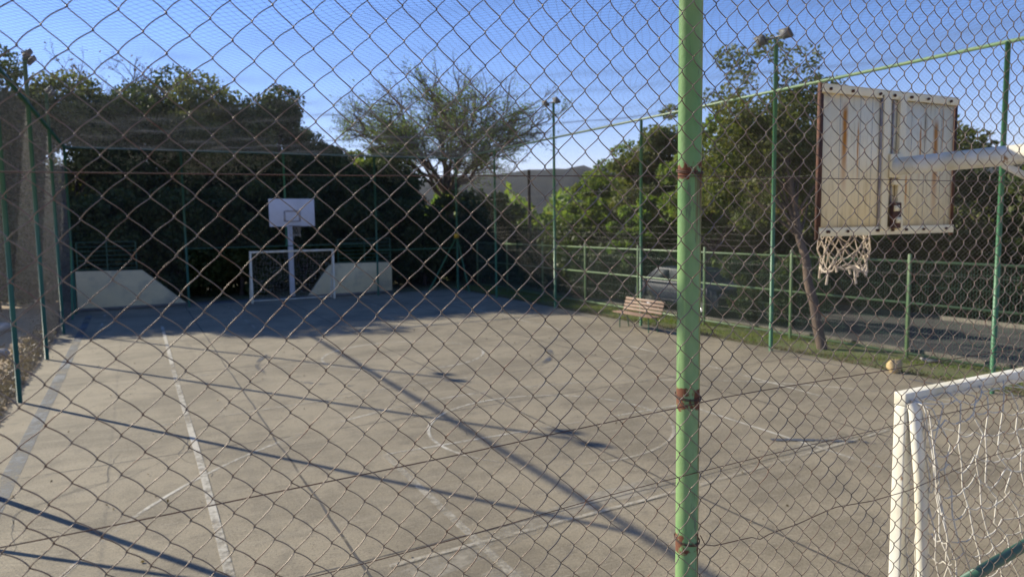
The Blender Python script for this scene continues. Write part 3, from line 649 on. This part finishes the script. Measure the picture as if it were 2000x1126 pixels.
def hoop(th, c, s, rag, cr, m):
    g = G(); ring(g, c, 0.225, .009); rim = part('rim', g, M['rust'], th, True)
    g = G(); box(g, (c[0], c[1] - s * .29, c[2] - .01), (.10, .13, .02)); part('rim_plate', g, M['rust'], rim)
    g = G(); n = 12; rr = np.random.default_rng(8)
    lv = [(0, .225), (.09, .225), (.18, .215), (.27, .20), (.34, .20)] if rag else [(0, .225), (.12, .17), (.24, .14), (.38, .13)]
    nodes = {}
    for l, (dz, R) in enumerate(lv):
        for k in range(n):
            a = 2 * PI * (k + (.5 if l % 2 else 0)) / n + rr.normal(0, .05 * rag)
            nodes[l, k] = np.array((c[0] + R * math.cos(a) * (1 + rr.normal(0, .07 * rag)), c[1] + R * math.sin(a) * (1 + rr.normal(0, .07 * rag)), c[2] - dz + rr.normal(0, .012 * rag)))
    for l in range(len(lv) - 1):
        for k in range(n):
            for dk in (0, (-1 if l % 2 == 0 else 1)):
                a, b_ = nodes[l, k], nodes[l + 1, (k + dk) % n]
                tt = np.linspace(0, 1, 6)[:, None]; P = a * (1 - tt) + b_ * tt; P[:, 2] -= .012 * np.sin(PI * tt[:, 0]); tubes(g, P, cr, 5)
    L = len(lv) - 1
    for k in range(n):
        P = np.linspace(nodes[L, k], nodes[L, (k + 1) % n], 6); P[:, 2] -= .03 * np.sin(PI * np.linspace(0, 1, 6)); tubes(g, P, cr * 1.9, 5)
        if rag:
            ln = rr.uniform(.03, .16) ** 1.0; P = nodes[L, k] + np.outer(np.linspace(0, 1, 5), (rr.normal(0, .015), rr.normal(0, .015), -ln)); tubes(g, P, np.linspace(cr * 1.2, cr * 2.4, 5), 5)
    part('net', g, m, th, True)
hoop(hp, np.array((bx - .02, by + .45, 2.985)), 1, 1.0, .0050, M['hoopcord'])

# far hoop
fh = thing('basketball_hoop', (6.1, 32.4, 0), 'far pale backboard on a white pole above the small white goal', 'basketball hoop', 'basketball hoops at the two ends')
fx, fy, fz0, fz1 = 5.62, 29.25, 3.04, 4.12
g = G(); box(g, (fx, fy, (fz0 + fz1) / 2), (1.74, .04, fz1 - fz0)); part('backboard', g, M['farboard'], fh, bevel=.004)
g = G()
for s in (-1, 1): box(g, (fx + s * .29, fy - .024, fz0 + .40), (.07, .006, .42))
for z in (.60, .20): box(g, (fx, fy - .024, fz0 + z), (.51, .006, .06))
part('target_square', g, M['mark'], fh)
g = G(); box(g, (6.1, 32.4, 1.9), (.20, .20, 3.8)); part('pole', g, M['farboard'], fh, bevel=.01)
g = G(); tubes(g, [[(6.1, 32.4, 3.6), (fx + .1, fy + .03, 3.6)]], .07, 12); part('arm', g, M['farboard'], fh, True)
hoop(fh, np.array((fx, fy - .42, 3.06)), -1, 0.3, .003, M['hoopcord'])

# ------------------------------------------------------------------ cream sloping walls with railings at the far end
def ramp_wall(name, prof, y, label, rail, grp='cream ramp walls at the far end'):
    x0 = min(p[0] for p in prof); x1 = max(p[0] for p in prof)
    t = thing(name, ((x0 + x1) / 2, y, 0), label, 'wall', grp)
    g = G(); prism(g, prof, y, y + .18); part('wall', g, M['cream'], t, bevel=.01)
    g = G(); box(g, ((x0 + x1) / 2, y - .02, .06), (x1 - x0, .03, .12)); part('plinth', g, M['plinth'], t)
    g = G(); a, b_, zt, zh = rail
    for k in range(7): z = zt + .06 + (zh - zt - .06) * k / 6; tubes(g, [[(a, y + .09, z), (b_, y + .09, z)]], .012, 6)
    for x in np.linspace(a, b_, 3): tubes(g, [[(x, y + .09, zt - .03), (x, y + .09, zh)]], .02, 8)
    part('railing', g, M['dgreen'], t, True); return t
ramp_wall('ramp_wall', [(-1.93, 0), (1.78, 0), (1.78, .08), (.28, 1.46), (-1.93, 1.50)], 31.05, 'cream wall at the far left sloping down to the right, crossed by a green brace', (-1.85, .10, 1.5, 2.56))
ramp_wall('ramp_wall', [(6.45, 0), (10.22, 0), (10.22, 1.25), (10.08, 1.38), (7.75, 1.42), (7.45, 1.34)], 31.05, 'cream wall right of the far goal sloping down to the left behind its net', (7.85, 10.2, 1.4, 2.45))

# ------------------------------------------------------------------ low welded fence by the road
wf = thing('low_fence', (14.8, 16, 0), 'low green welded-bar fence between the grass strip and the road', 'fence')
WY = [3.45, 6.6, 9.75, 12.9, 16.05, 19.2, 22.35, 25.5, 28.65, 31.8]
for y in WY: g = G(); box(g, (14.8, y, 1.14), (.06, .06, 2.28)); part('post', g, M['lgreen'], wf, bevel=.006)
for z, m in ((2.12, 'lgreen'), (1.22, 'lgreen'), (.12, 'lgreen')): g = G(); box(g, (14.8, (WY[0] + WY[-1]) / 2, z), (.03, WY[-1] - WY[0], .05)); part('rail', g, M[m], wf)
ys = np.arange(WY[0], WY[-1], .062)
g = G(); tubes(g, np.stack([np.stack([np.full_like(ys, 14.83), ys, np.full_like(ys, .08)], -1), np.stack([np.full_like(ys, 14.83), ys, np.full_like(ys, 2.12)], -1)], 1), .0028, 4)
for z in (.5, .85, 1.6, 1.9): tubes(g, [[(14.835, WY[0], z), (14.835, WY[-1], z)]], .0032, 4)
part('bar_panel', g, M['dgreen'], wf)
g = G()
for k, z in enumerate((2.35, 2.5, 2.65, 2.85)):
    yy = np.linspace(14, WY[-1], 60); tubes(g, np.stack([np.full_like(yy, 14.85), yy, z + .02 * np.sin(yy * 2 + k)], 1), .004, 4)
part('wire_strand', g, M['sidewire'], wf)

# ------------------------------------------------------------------ bench
bn = thing('park_bench', (12.55, 16.3, 0), 'wooden slatted bench at the edge of the court in front of the right fence', 'bench')
bY, bL = 16.3, 1.8
for k, x in enumerate((12.38, 12.50, 12.62)): g = G(); box(g, (x, bY, .445), (.105, bL, .03)); part('seat_slat', g, M['wood'], bn, bevel=.005)
for k in range(4): g = G(); box(g, (12.70 + .03 * k, bY - .02, .535 + .095 * k), (.025, bL - .06, .068), 0, .28, 0); part('back_slat', g, M['wood'], bn, bevel=.005)
for s in (-1, 1):
    g = G(); y = bY + s * .66; P = lambda *a: tubes(g, [list(a)], .016, 8)
    P((12.42, y, 0), (12.42, y, .43)); P((12.74, y, 0), (12.67, y, .43), (12.83, y, .87)); P((12.36, y, .422), (12.68, y, .422)); part('leg_frame', g, M['dgreen'], bn, True)

# ------------------------------------------------------------------ parked car behind the low fence
def car(x, y, label):
    t = thing('parked_car', (x, y, 0), label, 'car')
    Lh, W = 2.1, 1.70
    prof = [(-2.1, .30), (-2.12, .62), (-2.0, .86), (-1.55, .95), (-1.0, 1.02), (1.55, 1.02), (2.0, .95), (2.12, .62), (2.08, .30)]
    g = G(); prism(g, [(y + a, z) for a, z in prof], x - W / 2, x + W / 2, 'x'); part('body', g, M['carpaint'], t, bevel=.06)
    roof = [(-1.05, 1.0), (-.42, 1.44), (.95, 1.47), (1.72, 1.0)]
    g = G(); prism(g, [(y + a, z) for a, z in roof], x - W / 2 + .09, x + W / 2 - .09, 'x'); part('cabin', g, M['carpaint'], t, bevel=.04)
    for s in (-1, 1):
        for q in ([(-.80, 1.05), (-.32, 1.38), (.25, 1.40), (.25, 1.05)], [(.33, 1.05), (.33, 1.40), (.88, 1.40), (1.42, 1.05)]):
            g = G(); xs = sorted((x + s * (W / 2 - .085), x + s * (W / 2 - .075))); prism(g, [(y + a, z) for a, z in q], xs[0], xs[1], 'x'); part('side_window', g, M['glass'], t)
    g = G(); V = [(x - .7, y - 1.055, 1.05), (x + .7, y - 1.055, 1.05), (x + .62, y - .46, 1.43), (x - .62, y - .46, 1.43)]; g.add(V, [[0, 1, 2, 3]]); g.add(np.array(V) + (0, .02, -.02), [[0, 3, 2, 1]]); part('windscreen', g, M['glass'], t)
    for s in (-1, 1):
        for a in (-1.32, 1.32):
            g = G(); cyl(g, (x + s * (W / 2 - .19), y + a, .31), (x + s * (W / 2 + .01), y + a, .31), .31, 28); wl = part('wheel', g, M['tyre'], t, bevel=.02)
            g = G(); cyl(g, (x + s * (W / 2), y + a, .31), (x + s * (W / 2 + .02), y + a, .31), .19, 20); part('rim', g, M['rim'], wl)
        g = G(); box(g, (x + s * .62, y - 2.08, .68), (.3, .1, .13)); part('headlight', g, M['lampglass'], t, bevel=.02)
    return t
car(16.9, 18.9, 'dark blue car parked at the roadside behind the low fence and bench')

# ------------------------------------------------------------------ vegetation
def quads_from(C, size, rr, elong=1.6, flat=0.0):
    n = len(C); a = rr.normal(size=(n, 3)); 
    if flat: a[:, 2] *= (1 - flat)
    a /= np.linalg.norm(a, axis=1, keepdims=True); b_ = rr.normal(size=(n, 3)); b_ -= (b_ * a).sum(1, keepdims=True) * a; b_ /= np.linalg.norm(b_, axis=1, keepdims=True)
    s = (size * rr.uniform(.6, 1.35, (n, 1))); A = a * s * elong / 2; B = b_ * s / 2
    V = np.stack([C - A, C + B * .9, C + A, C - B * .9], 1).reshape(-1, 3); return V, np.arange(4 * n).reshape(-1, 4)
def crown_geo(c, R, nclump, nleaf, size, rr, cl=0.42, hollow=0.55, flatbot=0.4):
    """clumps of leaves spread unevenly through an ellipsoid; returns leaves and clump centres"""
    d = rr.normal(size=(nclump, 3)); d /= np.linalg.norm(d, axis=1, keepdims=True); d[:, 2] = np.where(d[:, 2] < -flatbot, -flatbot * rr.uniform(0, 1, nclump), d[:, 2])
    rad = rr.uniform(hollow, 1.0, (nclump, 1)) * (1 + .13 * np.sin(d[:, :1] * 5 + c[0]) + .10 * np.sin(d[:, 1:2] * 7 + c[1]))
    CC = np.array(c) + d * rad * np.array(R)
    sz = rr.uniform(.55, 1.25, nclump) * cl * (R[0] * R[1] * R[2]) ** (1 / 3) * .62
    k = rr.choice(nclump, nclump * nleaf, p=sz ** 2 / (sz ** 2).sum()); off = rr.normal(size=(len(k), 3)); off /= np.linalg.norm(off, axis=1, keepdims=True); off *= rr.uniform(.25, 1, (len(k), 1)) ** .5
    off[:, 2] *= .7
    L = CC[k] + off * sz[k][:, None]
    g = G(); V, F = quads_from(L, size, rr); g.add(V, F); return g, CC
def limbs(g, base, fork, CC, r0, rr, nb=None, bend=.3):
    """trunk from base to fork, limbs from fork to clump centres"""
    base, fork = np.array(base, float), np.array(fork, float); t = np.linspace(0, 1, 9)[:, None]
    P = base * (1 - t) + fork * t; P[1:-1, :2] += rr.normal(0, .03, (7, 2)) * np.linalg.norm(fork - base) * .15
    tubes(g, P, np.linspace(r0 * 1.25, r0 * .75, 9), 12)
    sel = CC if nb is None else CC[rr.choice(len(CC), min(nb, len(CC)), replace=False)]
    for c in sel:
        s = P[rr.integers(5, 9)]; t = np.linspace(0, 1, 8)[:, None]; mid = (s + c) / 2 + np.array((0, 0, bend * np.linalg.norm(c - s) * .25)) + rr.normal(0, .08, 3)
        Q = s * (1 - t) ** 2 + 2 * mid * t * (1 - t) + c * t ** 2; tubes(g, Q, np.linspace(r0 * .42, r0 * .07, 8), 6)
def tree(name, label, cat, x, y, h, R, m, size, nclump, nleaf, seed, z0=None, bark='barkdark', r0=.16, group=None, lean=(0, 0), cl=.42, hollow=.5, flatbot=.55, nb=22):
    rr = np.random.default_rng(seed); t = thing(name, (x, y, 0), label, cat, group)
    cz = h - R[2] * 0.97; g, CC = crown_geo((x + lean[0], y + lean[1], cz), R, nclump, nleaf, size, rr, cl, hollow, flatbot)
    tg = G(); limbs(tg, (x, y, -.05), (x + lean[0] * .7, y + lean[1] * .7, z0 if z0 else max(.6, cz - R[2] * .45)), CC, r0, rr, nb)
    part('trunk', tg, M[bark], t, True); part('crown', g, M[m], t); return t
GB = 'dense dark trees behind the far end of the court'
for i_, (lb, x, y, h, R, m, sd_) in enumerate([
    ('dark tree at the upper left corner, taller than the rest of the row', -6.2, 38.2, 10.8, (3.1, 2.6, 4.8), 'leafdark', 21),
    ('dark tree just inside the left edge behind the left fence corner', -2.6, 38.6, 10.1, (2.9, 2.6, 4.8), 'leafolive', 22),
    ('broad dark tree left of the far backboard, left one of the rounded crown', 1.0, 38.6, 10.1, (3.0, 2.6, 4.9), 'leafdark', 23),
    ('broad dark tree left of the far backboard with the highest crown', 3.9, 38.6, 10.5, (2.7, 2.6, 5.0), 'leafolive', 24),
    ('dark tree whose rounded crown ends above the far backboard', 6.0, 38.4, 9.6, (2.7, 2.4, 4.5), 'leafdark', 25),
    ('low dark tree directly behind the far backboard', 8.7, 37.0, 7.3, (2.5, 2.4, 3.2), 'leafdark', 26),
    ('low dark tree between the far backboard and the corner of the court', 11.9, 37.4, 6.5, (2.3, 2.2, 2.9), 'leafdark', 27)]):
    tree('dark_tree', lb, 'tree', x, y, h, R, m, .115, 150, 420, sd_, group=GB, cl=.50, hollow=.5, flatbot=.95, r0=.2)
# understory behind the far fence
GU = 'dark shrubs behind the far end of the court'
for i_, (lb, x, y, h, rx) in enumerate([
    ('dark shrub behind the left end of the far left cream wall', -1.4, 33.8, 4.6, 1.9), ('dark shrub behind the slope of the far left cream wall', 1.6, 34.2, 4.9, 2.0),
    ('dark shrub left of the far goal', 4.3, 34.6, 4.8, 1.9), ('dark shrub behind the far white pole', 7.1, 34.6, 4.8, 1.9),
    ('dark shrub behind the railing right of the far goal', 10.0, 34.2, 4.6, 2.0), ('dark shrub at the far corner of the court', 12.9, 34.0, 4.0, 1.9),
    ('dark shrub past the far corner, left of the pale hill', 15.9, 33.4, 3.7, 1.7)]):
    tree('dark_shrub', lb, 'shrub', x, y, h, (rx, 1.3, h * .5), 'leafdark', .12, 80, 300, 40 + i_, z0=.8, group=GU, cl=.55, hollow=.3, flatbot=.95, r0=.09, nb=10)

g = G(); rr = np.random.default_rng(66); n = 34000; X = rr.uniform(-4.5, 18.5, n); top = 3.3 + .5 * snoise(X * 1.1, 12); C = np.stack([X, 35.9 + rr.uniform(-.55, .55, n), rr.uniform(0, 1, n) * top], 1); V, F = quads_from(C, .17, rr); g.add(V, F)
single('hedge', g, M['leafdark'], (7, 35.9, 0), 'long dark hedge closing the view behind the far goal and cream walls', 'hedge')
# row of yard bushes left of the court
GL = 'bushes in the dirt yard left of the court'
for i_, (lb, x, y, h, rx) in enumerate([('grey-green bush beyond the left fence, nearest to the far corner', -4.6, 33.0, 4.2, 1.9), ('grey-green bush at the left edge behind the fence posts', -7.2, 30.5, 4.6, 2.0), ('small bush in the yard at the far left', -9.5, 27.5, 3.8, 1.8)]):
    tree('yard_bush', lb, 'bush', x, y, h, (rx, 1.6, h * .5), 'leafolive', .13, 60, 240, 60 + i_, z0=.6, group=GL, cl=.5, hollow=.35, flatbot=.95, r0=.08, nb=10, bark='bark')

# bare twiggy tree behind the left crown
def twig_tree(name, label, x, y, z0, spread, h, nlimb, seed, m='twig', r0=.22, cat='tree', leaf=None, leafn=0, leafsize=.14, levels=3, flat=.55, droop=0.0):
    rr = np.random.default_rng(seed); t = thing(name, (x, y, 0), label, cat)
    g = G(); tt = np.linspace(0, 1, 8); P = np.stack([x + .12 * np.sin(tt * 3), y + 0 * tt, -.05 + (z0 + .05) * tt], 1); tubes(g, P, np.linspace(r0 * 1.3, r0 * .85, 8), 14)
    tips = []; byN = {}
    def grow(p, d, ln, r, lv):
        n = 9 if lv == 0 else (6 if lv == 1 else 4)
        pts = [p]; dd = d.copy()
        for k in range(n - 1):
            tgt = np.array((d[0], d[1], d[2] * .35 - droop)) if lv == 0 else d
            dd = dd * .82 + tgt * .18 + rr.normal(0, .10 if lv == 0 else .17, 3); dd /= np.linalg.norm(dd); pts.append(pts[-1] + dd * ln / (n - 1))
        pts = np.array(pts); byN.setdefault((n, lv), []).append((pts, np.linspace(r, max(r * .35, .006), n)))
        if lv >= levels: tips.append(pts[-1]); tips.append(pts[1]); return
        kids = {0: 9, 1: 6, 2: 4}[lv]
        for k in range(kids):
            q = int(rr.integers(2 if lv == 0 else 1, n)); dirn = pts[min(q, n - 1)] - pts[q - 1]; dirn /= np.linalg.norm(dirn)
            nd = dirn + rr.normal(0, .55, 3) * np.array((1, 1, .35)) + np.array((0, 0, .12)); nd /= np.linalg.norm(nd)
            grow(pts[q], nd, ln * rr.uniform(.35, .55), max(r * .45, .010), lv + 1)
    for k in range(nlimb):
        a = 2 * PI * (k * .618 % 1) + rr.uniform(-.2, .2); R_ = spread * math.sqrt((k + .6) / nlimb) * rr.uniform(.9, 1.06)
        zt = h - (R_ / spread) ** 2 * (h - z0) * flat + rr.normal(0, .25)
        p0 = np.array((x, y, z0 - rr.uniform(0, .6))); p2 = np.array((x + R_ * math.cos(a), y + R_ * math.sin(a), zt)); p1 = np.array((x + R_ * .50 * math.cos(a), y + R_ * .50 * math.sin(a), z0 + (zt - z0) * .62))
        n = 14; t_ = np.linspace(0, 1, n)[:, None]; pts = p0 * (1 - t_) ** 2 + 2 * p1 * t_ * (1 - t_) + p2 * t_ ** 2; pts[1:-1] += rr.normal(0, .09, (n - 2, 3)); r_l = r0 * .40
        byN.setdefault((n, 0), []).append((pts, np.linspace(r_l, .02, n)))
        for q in range(4, n):
            for _ in range(2 if q > 6 else 1):
                dirn = pts[min(q + 1, n - 1)] - pts[q - 1]; dirn[2] *= .4; dirn /= np.linalg.norm(dirn); nd = dirn + rr.normal(0, .7, 3) * np.array((1, 1, .22)) + np.array((0, 0, .10)); nd /= np.linalg.norm(nd)
                grow(pts[q], nd, spread * rr.uniform(.20, .36), r_l * .40, 1)
    for (n, lv), L_ in byN.items(): tubes(g, np.array([a for a, _ in L_]), np.array([b_ for _, b_ in L_]), 6 if lv < 2 else 3)
    part('trunk', g, M[m], t, True)
    if leaf:
        T = np.array(tips); wgt = np.exp(-((T[:, 2] - z0 - 3.0) / 4) ** 2) * (.25 + (snoise(T[:, 0] * 1.3 + T[:, 2], seed) > .25)); wgt /= wgt.sum()
        sel = T[rr.choice(len(T), leafn, p=wgt)] + rr.normal(0, .22, (leafn, 3)); g = G(); V, F = quads_from(sel, leafsize, rr); g.add(V, F); part('crown', g, M[leaf], t)
    return t
twig_tree('spreading_tree', 'wide spreading tree with mostly bare branches against the sky in the middle', 17.4, 41.6, 4.9, 6.4, 10.9, 20, 101, m='bark', leaf='leafgreen', leafn=30000, leafsize=.072, levels=3, r0=.30, flat=.62)
twig_tree('bare_tree', 'bare twiggy treetop standing out above the dark crowns at the left', -0.6, 46.0, 6.0, 4.6, 11.2, 9, 102, levels=3, r0=.22, leaf='leafdry', leafn=1500, leafsize=.12)
tree('conifer', 'small pointed dark tree in the gap right of the dark crowns', 'tree', 12.4, 58.0, 10.4, (2.2, 2.2, 4.2), 'leafdark', .22, 60, 150, 77, cl=.4, hollow=.2, flatbot=.9)
# bright sprays in front of the spreading tree
tree('leafy_tree', 'yellow-green leafy tree hanging over the far corner, left of the spreading tree', 'tree', 12.6, 40.8, 7.7, (2.6, 2.0, 2.4), 'leafgreen', .17, 34, 170, 78, cl=.34, hollow=.35, flatbot=.6, bark='bark')
tree('leafy_tree', 'leafy tree at the foot of the spreading tree, behind the corner braces', 'tree', 16.9, 37.4, 4.9, (2.6, 2.0, 2.4), 'leafolive', .15, 60, 190, 79, cl=.45, hollow=.3, flatbot=.95, bark='bark')

# trees on the right
tree('bushy_tree', 'bushy olive tree right of the slim dark pole and the hill', 'tree', 19.9, 28.0, 6.3, (2.1, 1.9, 3.1), 'leafgreen', .10, 130, 260, 81, cl=.40, hollow=.4, flatbot=.95, bark='bark')
tree('bushy_tree', 'brown-green tree directly left of the near green post', 'tree', 19.5, 23.8, 7.6, (1.9, 1.8, 3.7), 'leafolive', .10, 130, 260, 82, cl=.40, hollow=.4, flatbot=.95, bark='bark')
tree('bushy_tree', 'tree just behind the near green post, right side of it', 'tree', 18.9, 20.2, 6.6, (1.7, 1.7, 3.2), 'leafgreen', .10, 110, 260, 83, cl=.40, hollow=.4, flatbot=.95, bark='bark')
tree('bright_bush', 'bright lime-green bush left of the near green post, above the bench', 'bush', 17.0, 21.9, 4.0, (1.25, 1.3, 1.35), 'leafbright', .13, 34, 190, 84, cl=.42, hollow=.3, flatbot=.8, bark='bark', r0=.07, nb=8)
tree('leaning_tree', 'small-leaved tree on the grass strip whose bare pale trunk leans to the left', 'tree', 14.3, 11.5, 7.75, (2.35, 2.0, 2.75), 'leafolive', .07, 170, 165, 85, z0=4.2, cl=.33, hollow=.12, flatbot=.85, bark='bark', r0=.10, lean=(0.55, 2.1), nb=34)
tree('bushy_tree', 'tree behind the lit floodlight pole, filling the gap under the rail', 'tree', 20.8, 17.2, 6.2, (2.1, 2.0, 2.9), 'leafolive', .10, 120, 260, 86, cl=.40, hollow=.4, flatbot=.95, bark='bark')
GR = 'trees across the road at the right'
for i_, (lb, x, y, h, rx, m) in enumerate([('tree across the road between the leaning trunk and the backboard', 24.0, 14.6, 6.0, 2.3, 'leafolive'), ('tree across the road behind the near backboard', 24.8, 10.6, 5.9, 2.4, 'leafdark'),
    ('tree across the road right of the near backboard', 25.2, 6.6, 5.8, 2.4, 'leafolive'), ('tree across the road at the right edge', 25.2, 2.4, 6.2, 2.4, 'leafolive'), ('tree across the road behind the parked car', 24.0, 21.5, 5.6, 2.4, 'leafdark'), ('tree across the road, far left of its row', 24.0, 27.0, 5.6, 2.4, 'leafolive'),
    ('outermost tree across the road, mostly out of sight', 25.5, -2.0, 6.0, 2.4, 'leafolive')]):
    tree('roadside_tree', lb, 'tree', x, y, h, (rx, rx, h * .5), m, .12, 110, 280, 120 + i_, group=GR, cl=.5, hollow=.35, flatbot=.97, r0=.13)
g = G(); rr = np.random.default_rng(55)   # mass of undergrowth along the far side of the road
n = 30000; ys = rr.uniform(-6, 40, n); hh = 1.6 + .8 * snoise(ys * .9, 3); C = np.stack([rr.uniform(22.0, 25.5, n), ys, rr.uniform(0, 1, n) * np.maximum(hh, .5)], 1); V, F = quads_from(C, .17, rr); g.add(V, F)
n = 26000; ys = rr.uniform(23.6, 42, n); hh = 2.5 + .7 * snoise(ys * .9, 8); C = np.stack([15.9 + (ys - 23.6) * .12 + rr.uniform(0, 3.2, n), ys, rr.uniform(0, 1, n) * np.maximum(hh, .8)], 1); V, F = quads_from(C, .14, rr); g.add(V, F)
structure('roadside_undergrowth', g, M['leafdark'], 'stuff')
for i_, (lb, x, y, h, rx) in enumerate([('dark bush behind the low fence, directly left of the leaning trunk', 17.0, 14.4, 2.3, 1.0), ('dark bush behind the low fence beside the parked car', 16.7, 15.9, 2.0, .8), ('dark bush at the end of the road left of the parked car', 17.6, 22.6, 2.6, 1.2)]):
    tree('roadside_bush', lb, 'bush', x, y, h, (rx, rx, h * .5), 'leafdark', .09, 60, 200, 160 + i_, group='bushes along the road behind the low fence', z0=.3, r0=.05, nb=8, cl=.55, hollow=.2, flatbot=.97)
g = G(); n = 60000; az = np.radians(rr.uniform(12, 62, n)); D = rr.uniform(60, 120, n); C = np.stack([D * np.sin(az), D * np.cos(az), rr.uniform(-.2, 1, n) * (5.0 + 1.5 * snoise(np.degrees(az), 9))], 1); V, F = quads_from(C, .5, rr); g.add(V, F)
structure('distant_wood', g, M['leafgreen'], 'stuff')
g = G(); cyl(g, (24.2, 43.4, 0), (24.2, 43.4, 6.6), .13, 10, .10); single('wooden_pole', g, M['barkdark'], (24.2, 43.4, 0), 'slim dark wooden pole standing in front of the far hill', 'pole')

# grass, litter, stones
g = G(); n = 42000; X = rr.uniform(13.4, 15.6, n); Y = rr.uniform(4, 32, n); keep = (snoise(X * 3 + Y * 1.7, 6) + rr.normal(0, .5, n) > np.where(Y < 12.5, .55, -.15)) & (rr.uniform(0, 1, n) < np.clip((X - 13.3) / .5, 0, 1)); X = X[keep]; Y = Y[keep]; n = len(X)
a = rr.uniform(0, 2 * PI, n); hgt = rr.uniform(.03, .10, n); wv = .008; dx, dy = np.cos(a) * wv, np.sin(a) * wv; lx, ly = rr.normal(0, .02, n), rr.normal(0, .02, n); Z = np.zeros(n) - .006
V = np.stack([np.stack([X - dx, Y - dy, Z], 1), np.stack([X + dx, Y + dy, Z], 1), np.stack([X + lx, Y + ly, Z + hgt], 1), np.stack([X + lx, Y + ly, Z + hgt], 1)], 1)[:, :3].reshape(-1, 3)
q = np.arange(3 * n).reshape(-1, 3); g.add(V, np.column_stack([q, q[:, 2]])); structure('grass', g, M['grass'], 'stuff')
g = G(); n = 5000; X = XR + .25 + np.abs(rr.normal(0, .22, n)); Y = rr.uniform(6, 30, n); n2 = 220; X = np.concatenate([X, rr.uniform(XL, XR, n2)]); Y = np.concatenate([Y, rr.uniform(4, 30, n2)])
V, F = quads_from(np.stack([X, Y, rr.uniform(.006, .03, len(X))], 1), .026, rr, 1.4, .0); g.add(V, F); structure('leaf_litter', g, M['leafdry'], 'stuff')
g = G(); n = 6000; X = XL - .15 - np.abs(rr.normal(0, .35, n)); Y = rr.uniform(8, 31, n); V, F = quads_from(np.stack([X, Y, rr.uniform(0, .14, n)], 1), .05, rr, 2.2); g.add(V, F); structure('dry_weeds', g, M['leafdry'], 'stuff')
def stone(name, label, cat, x, y, s, m, seed, group=None):
    rr_ = np.random.default_rng(seed); g = G(); nu, nv = 14, 9; U, Vv = np.meshgrid(np.linspace(0, 2 * PI, nu, endpoint=False), np.linspace(0.02, PI - .02, nv), indexing='ij')
    k = 1 + .16 * np.sin(U * 2 + seed) * np.sin(Vv * 2) + .09 * np.sin(U * 5 + seed * 2) * np.sin(Vv * 3) + rr_.normal(0, .02, U.shape)
    P = np.stack([x + s[0] * k * np.sin(Vv) * np.cos(U), y + s[1] * k * np.sin(Vv) * np.sin(U), s[2] * .7 + s[2] * k * np.cos(Vv)], -1); id_ = np.arange(nu * nv).reshape(nu, nv); nx = np.roll(id_, -1, 0)
    g.add(P.reshape(-1, 3), np.stack([id_[:, :-1], id_[:, 1:], nx[:, 1:], nx[:, :-1]], -1).reshape(-1, 4)); g.add([P[:, 0].mean(0), P[:, -1].mean(0)], np.zeros((0, 4), int))
    return single(name, g, m, (x, y, 0), label, cat, group, True)
stone('stone', 'yellowish stone lying at the edge of the court by the grass', 'stone', 13.3, 9.0, (.15, .13, .15), M['stone'], 3)
stone('stone', 'pale flat stone at the foot of the low fence post, right of the leaning trunk', 'stone', 14.9, 9.3, (.14, .2, .07), M['rubble'], 4)
for i_, (x, y, s) in enumerate([(-2.9, 18.2, .22), (-3.3, 19.4, .3), (-3.0, 21.3, .18), (-3.9, 22.6, .34), (-4.6, 24.7, .3), (-2.9, 15.9, .2), (-3.6, 26.6, .25)]):
    lb = ['grey lump of rubble left of the nearest visible left post', 'larger lump of rubble beyond the nearest visible left post', 'small lump of rubble near the second left post', 'big lump of rubble in the dirt yard', 'rubble lump in front of the yard bushes', 'rubble lump at the very left edge of the picture', 'rubble lump near the far corner of the yard'][i_]
    stone('rubble_lump', lb, 'rubble', x, y, (s, s * 1.2, s * .6), M['rubble'], 10 + i_, 'rubble lumps in the dirt yard')
